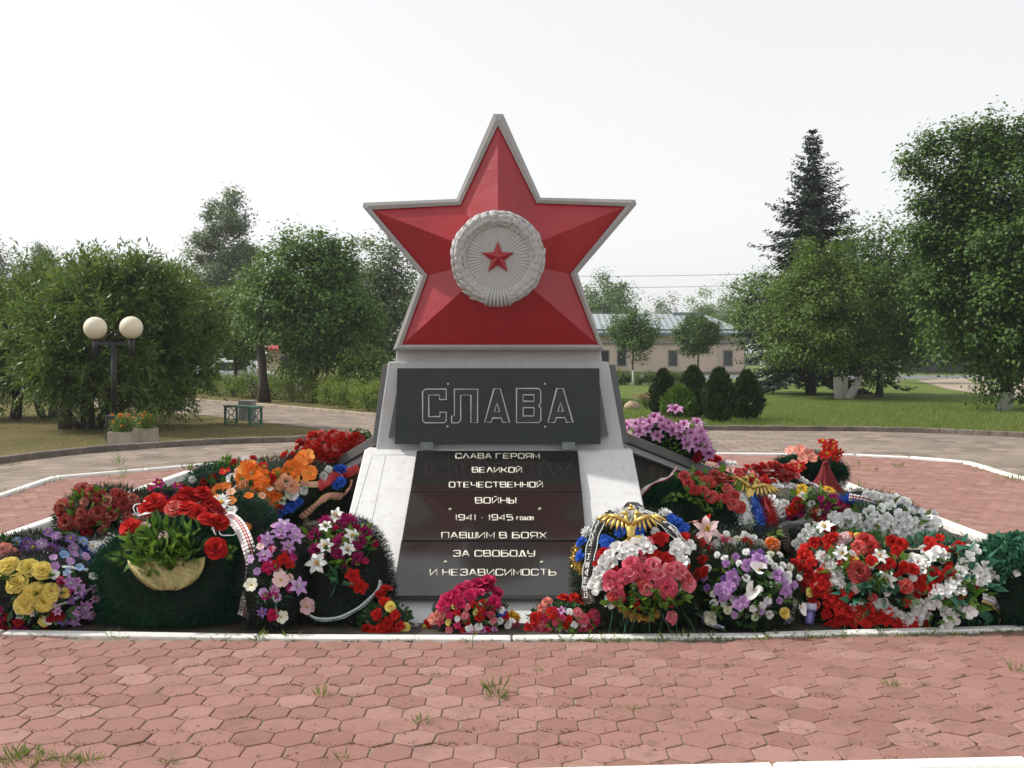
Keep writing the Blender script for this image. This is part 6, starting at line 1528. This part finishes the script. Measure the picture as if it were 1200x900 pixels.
W_.ribbon([(600, 360), (650, 320), (690, 250), (680, 180), (760, 155), (850, 145)], 13, [(1, 'rib_black')], TI, .03); W_.ribbon([(680, 190), (700, 270), (740, 340), (770, 420)], 11, [(1, 'rib_brown')], TI, .045)
W_ = Wreath('eagle_wreath', 'front wreath with gilded eagle, two black lettered ribbons and pink roses', 751, 676, 6.15, 80, 78, .30, 30, 0, 'fir', 16000, .07, .0045)
W_.F('chrysanthemum', 'white', 17, [(400, 125), (440, 100), (480, 105), (520, 110), (370, 150), (185, 220), (680, 100), (460, 130)], TH); W_.F('carnation', 'blue', 14, [(760, 150), (790, 210), (720, 130), (310, 300), (150, 285), (145, 380), (300, 260), (770, 180), (740, 165), (805, 190), (400, 220), (465, 195), (520, 215), (330, 285), (555, 170)], TH)
W_.F('carnation', 'red', 15, [(650, 270), (285, 370), (270, 420), (690, 390), (640, 370), (600, 380), (665, 255), (625, 260), (290, 345), (800, 255)], TH); W_.F('gladiolus', 'white', 19, [(370, 320), (440, 330), (330, 370), (500, 300), (270, 480), (250, 540), (330, 420), (410, 370), (540, 300), (290, 450), (240, 570), (300, 410), (470, 350), (330, 660), (760, 310), (830, 310), (790, 420), (740, 340), (800, 340), (560, 330)], TH); W_.F('carnation', 'pink', 14, [(575, 280), (520, 370), (720, 760)], TH)
W_.F('rose', 'pink', 20, [(460, 490), (560, 580), (340, 520), (380, 570), (740, 455), (600, 440), (640, 500), (815, 550), (380, 615), (470, 430), (500, 470), (700, 470), (550, 480), (430, 500), (345, 560), (770, 480)], TH, lift=.05); W_.F('rose', 'pink', 27, [(675, 575)], TH, lift=.07, face=.8); W_.F('rose', 'rosered', 18, [(540, 560), (360, 620), (800, 520)], TH, lift=.05)
W_.S('carnation', ['white', 'pink', 'red', 'pink'], 11, 40, (756, 668, 56, 44), .85); W_.leaves('lv_light', 16, 90, (757, 700, 40, 12), .5, .05); W_.leaves('lv_dark', 16, 60, (757, 690, 44, 20), .5, .03)
p, n = W_.surf(740, 626, .035); eagle(W_.root, p, n, px_w(62, p.y), -.05); W_.F('rose', 'yellow', 13, [(515, 260), (490, 275)], TH)
W_.ribbon([(350, 95), (285, 140), (240, 240), (215, 340), (200, 450), (190, 560), (200, 650)], 15, [(.4, 'silver'), (4, 'rib_black'), (.4, 'silver')], TH, .05, text=('СЕРДЕЧ  МИНИСТ', .95, .05, .26)); W_.ribbon([(490, 85), (580, 115), (670, 170), (740, 235), (790, 295)], 15, [(.4, 'silver'), (4, 'rib_black'), (.4, 'silver')], TH, .05, text=('ГОРОД РОСС', .1, .95, .26))
W_.ribbon([(190, 570), (200, 620), (215, 670)], 17, [(1, 'rib_brown')], TH, .055); W_.ribbon([(430, 75), (480, 40), (520, 70)], 10, [(1, 'rib_black')], TH, .05)
for pts in ([(370, 690), (430, 735), (500, 765), (580, 775), (640, 740)], [(120, 290), (95, 370), (115, 420), (160, 480)]): W_.band(pts, 5, M['goldm'], TH, 'gold_garland', 900, .022)
b = MB()
for k in range(9):
    x = 350 + k * 55; p1, n1 = W_.surf(660 + x / 5.806, 590 + (705 + 12 * math.sin(k)) / 5.806, .03); p2 = p1 + Vector((random.gauss(0, .05), -.03, -.16)); p2.z = max(p2.z, .03); b.tube([p1, p1.lerp(p2, .5) + Vector((0, -.02, .01)), p2], .0018, 4)
b.build('loose_threads', M['lv_teal'], W_.root)
W_ = Wreath('purple_bouquet', 'cone shaped bouquet of violet carnations with white callas and curled lilac ribbon', 872, 696, 6.11, 64, 58, .26, 32, 0, 'fir', 8000, .07, .0045, cat='bouquet')
W_.F('carnation', 'lilac', 15, [(500, 415), (430, 465), (350, 540), (310, 610), (630, 530), (410, 665), (660, 600), (270, 590), (520, 430), (340, 520), (620, 510), (290, 630), (440, 450), (380, 680), (650, 560), (330, 580)], TI, lift=.03); W_.F('lily', 'purple', 12, [(560, 680), (690, 620)], TI)
W_.F('calla', 'white', 30, [(470, 595)], TI, face=1.2, lift=.04); W_.F('calla', 'white', 22, [(735, 700), (500, 480)], TI, face=.6, lift=.04); W_.F('carnation', 'white', 10, [(580, 420), (610, 450), (640, 470), (690, 540), (390, 700), (530, 690), (290, 680), (560, 400), (660, 440), (690, 500), (760, 520)], TI); W_.F('carnation', 'red', 15, [(75, 305), (130, 330), (130, 385), (175, 425), (155, 505), (110, 310), (140, 520), (180, 490)], TI, lift=.05); W_.F('carnation', 'pink', 12, [(80, 485)], TI, lift=.04); W_.F('carnation', 'red', 14, [(740, 430), (800, 470), (760, 450), (830, 480)], TI); W_.F('rose', 'yellow', 13, [(830, 610), (670, 735)], TI); W_.F('gladiolus', 'cream', 17, [(215, 765)], TI)
W_.fronds('lv_light', 24, [(620, 610), (520, 745), (640, 640), (380, 480), (250, 690)], TI, ); W_.leaves('lv_dark', 15, 90, (865, 700, 52, 36), .5); W_.leaves('lv_light', 13, 40, (870, 695, 46, 32), .4); W_.S('carnation', ['white', 'white', 'lilac', 'cream', 'purple'], 10, 40, (876, 684, 50, 40), .8)
W_.ribbon([(30, 590), (90, 660), (130, 740), (200, 800), (290, 855)], 8, [(1, 'rib_lilac'), (.4, 'rib_white')], TI, .03)
def roll_of(parent, px_, py_, Y_, r, wd, ax, m='rib_lilac'):
    c = at(px_, py_, Y_); c.z = max(c.z, r + .015); ax = Vector(ax).normalized(); U = ax.cross(Vector((0, 0, 1))).normalized(); V2 = ax.cross(U); b = MB(); vs = []
    for i in range(25):
        t = i / 24 * 7.6; rr = r * (1 - .05 * t); q = c + U * math.cos(t) * rr + V2 * math.sin(t) * rr; vs += [q - ax * wd / 2, q + ax * wd / 2]
    b.add(vs, [(2 * i, 2 * i + 1, 2 * i + 3, 2 * i + 2) for i in range(24)], 0, True); o = b.build('ribbon_curl', M[m], parent); o.modifiers.new('cloth', 'SOLIDIFY').thickness = .002
for (x, y, r, wd, ax, m) in ((480, 790, .030, .10, (.8, -.5, .15), 'rib_lilac'), (665, 815, .036, .13, (.8, -.4, .25), 'rib_lilac'), (745, 725, .02, .15, (.25, .2, 1), 'rib_white'), (870, 700, .026, .07, (1, -.3, 0), 'rib_lilac'), (865, 770, .026, .09, (.3, .4, .9), 'rib_violet'), (50, 675, .02, .05, (.8, -.6, 0), 'rib_violet'), (95, 740, .024, .06, (.9, -.4, 0), 'rib_violet'), (160, 805, .024, .06, (.9, -.5, 0), 'rib_violet'), (215, 840, .02, .05, (.9, -.4, 0), 'rib_violet')):
    roll_of(W_.root, 800 + x / 5.806, 590 + y / 5.806, 6.03, r, wd, ax, m)
W_ = Wreath('white_lily_wreath', 'wreath of white gladioli lying in front of the blue braid wreath by the right kerb', 1046, 622, 7.6, 64, 30, .22, 45, 14, 'lv_dark', 1100, .045, .018)
W_.F('gladiolus', 'white', 17, [(300, 200), (260, 220), (340, 220), (380, 250), (420, 210), (480, 220), (540, 215), (450, 290), (520, 260), (500, 310), (560, 290), (600, 270), (640, 260), (600, 330), (660, 320), (690, 290), (750, 340), (780, 350), (230, 210), (320, 240), (400, 190), (460, 250), (580, 240), (530, 320), (630, 350), (700, 270)], TK); W_.F('lily', 'white', 17, [(280, 240), (430, 240), (490, 270), (570, 320), (630, 300)], TK); W_.leaves('lv_light', 16, 40, (1040, 612, 44, 18), .5); W_.S('gladiolus', 'white', 13, 30, (1048, 618, 52, 22), .7)
W_.F('carnation', 'red', 16, [(250, 290), (300, 290), (200, 255), (220, 265)], TK)
W_ = Wreath('heart_wreath', 'large red and white carnation wreath with roses in its middle', 1012, 687, 6.25, 84, 66, .30, 42, 0, 'lv_dark', 4200, .05, .017)
W_.F('carnation', 'red', 16, [(120, 355), (70, 410), (100, 460), (150, 520), (60, 560), (130, 590), (190, 570), (230, 640), (290, 690), (340, 720), (280, 600), (420, 720), (470, 730), (520, 740), (600, 740), (200, 760), (240, 730), (120, 560), (390, 690), (660, 750), (95, 510), (160, 600), (190, 650), (260, 730), (330, 690), (160, 560), (240, 680), (310, 740), (370, 740), (440, 700), (110, 620), (180, 700), (220, 750), (550, 755)], TK)
W_.F('gladiolus', 'red', 14, [(75, 380), (90, 420), (280, 605), (390, 670), (480, 690), (200, 620), (510, 730), (150, 500)], TK); W_.F('chrysanthemum', 'white', 15, [(150, 420), (200, 470), (240, 520), (210, 550), (180, 440), (480, 680), (540, 710), (590, 720), (460, 660), (230, 410), (170, 470), (225, 500), (250, 560), (430, 650), (510, 695), (570, 735), (630, 735)], TK)
W_.F('rose', 'rosered', 22, [(370, 360), (400, 385), (340, 390), (560, 570)], TK, lift=.03); W_.F('rose', 'dusty', 27, [(335, 505)], TK, lift=.05, face=.8); W_.F('rose', 'red', 17, [(500, 360), (540, 370), (520, 400), (600, 490), (640, 470), (560, 480), (190, 350), (220, 340), (485, 460), (400, 450)], TK, lift=.03); W_.F('rose', 'palepink', 17, [(250, 340), (270, 330), (430, 410), (315, 575)], TK); W_.F('lily', 'white', 23, [(255, 420), (470, 540), (180, 300), (440, 430)], TK, lift=.03, face=.8); W_.F('rose', 'yellow', 12, [(335, 320), (320, 440), (400, 545)], TK); W_.F('carnation', 'orange', 12, [(310, 440), (420, 540), (290, 320)], TK)
W_.leaves('lv_teal', 20, 60, (1020, 690, 36, 18), .4, .02); W_.leaves('lv_light', 18, 46, (1015, 670, 46, 30), .5, .02); W_.fronds('lv_dark', 34, [(400, 580), (560, 630), (420, 640)], TK); W_.S('carnation', ['red', 'white', 'rosered', 'white'], 11, 46, (1010, 682, 64, 46), .8)
W_ = Wreath('white_gladiolus_wreath', 'wreath of upright white gladioli with red carnations and teal leaves near the right front corner', 1098, 686, 6.23, 58, 62, .28, 40, 0, 'lv_teal', 4200, .05, .013)
W_.F('gladiolus', 'white', 19, [(905, 405), (880, 440), (860, 470), (845, 510), (830, 540), (810, 570), (790, 590), (850, 590), (740, 420), (710, 450), (680, 490), (670, 460), (920, 500), (960, 480), (1010, 440), (990, 530), (740, 610), (730, 640), (670, 680), (660, 650), (800, 700), (790, 740), (890, 680), (630, 450), (600, 460), (770, 430), (640, 500), (950, 540), (980, 455), (750, 590), (900, 535), (810, 720), (680, 660)], TK, lift=.04); W_.F('carnation', 'red', 18, [(730, 510), (700, 540), (690, 575), (740, 530), (800, 510), (670, 560), (720, 570)], TK, lift=.04); W_.F('carnation', 'red', 16, [(730, 385), (770, 400), (850, 380), (710, 400), (750, 395)], TK, lift=.03)
W_.leaves('lv_light', 22, 60, (1110, 690, 40, 34), .4, .02); W_.leaves('lv_teal', 24, 60, (1125, 680, 44, 40), .5, .03); W_.F('rose', 'palepink', 12, [(600, 530), (960, 500)], TK); W_.S('gladiolus', ['white', 'white', 'red'], 13, 34, (1095, 680, 46, 48), .8)
W_.ribbon([(590, 380), (630, 395), (670, 390)], 8, [(1, 'rib_black'), (.3, 'rib_gold'), (1, 'rib_black')], TK, .04); W_.ribbon([(800, 380), (840, 410), (855, 460)], 7, [(1, 'rib_black'), (.4, 'rib_gold'), (.6, 'rib_black')], TK, .04)
W_.ribbon([(950, 620), (1000, 640), (1040, 690), (1025, 735)], 12, [(1, 'rib_white'), (.3, 'rib_violet'), (1, 'rib_white'), (.3, 'rib_violet'), (1, 'rib_gold')], TK, .05); W_.ribbon([(900, 640), (940, 680), (985, 720), (960, 755)], 11, [(1, 'lv_teal')], TK, .05)
W_ = Wreath('fir_wreath', 'dark green wreath with teal net cloth at the right edge of the photo', 1190, 692, 6.22, 80, 60, .30, 38, 0, 'fur', 16000, .075, .004, .03)
W_.leaves('lv_teal', 11, 330, (1178, 655, 24, 20), .9, .03); W_.ribbon([(1080, 470), (1130, 480), (1165, 520)], 8, [(1, 'rib_white')], TK, .04); W_.leaves('lv_teal', 9, 200, (1192, 650, 14, 14), .8, .05)

# ------------------------------------------------------------------ summer haze
b = MB(); b.box((0, 180, 9.5), (830, 500, 21)); hz_o = b.build('haze', None); tag(hz_o, 'thin summer haze', 'haze', kind='stuff')
hm = bpy.data.materials.new('haze air'); hm.use_nodes = True; hn = hm.node_tree; hn.nodes.clear()
ho = hn.nodes.new('ShaderNodeOutputMaterial'); hv = hn.nodes.new('ShaderNodeVolumePrincipled'); hv.inputs['Density'].default_value = .0006; hv.inputs['Color'].default_value = (.9, .93, .97, 1); hv.inputs['Anisotropy'].default_value = .3
hn.links.new(hv.outputs[0], ho.inputs['Volume']); hz_o.data.materials.append(hm)
P = []
for _ in range(260):
    q = G(random.uniform(-20, 1220), random.uniform(752, 900)); P.append((q.x, q.y, .019))
P = np.array(P); D = rng.normal(size=P.shape); D[:, 2] = np.abs(D[:, 2]) * .15; L = rng.uniform(.006, .02, len(P))
o = np_mesh('paving_litter', leaf_quads(P, D, L, L * .6, side=np.tile([0, 0, 1.0], (len(P), 1)), bend=.2), 4, m_leaf('litter', [(.1, (.05, .035, .02)), (.6, (.12, .08, .05)), (.95, (.4, .36, .3))], gain=1.0)); tag(o, 'crumbs and fallen bits scattered on the red paving', 'litter', kind='stuff')
#__PART4__
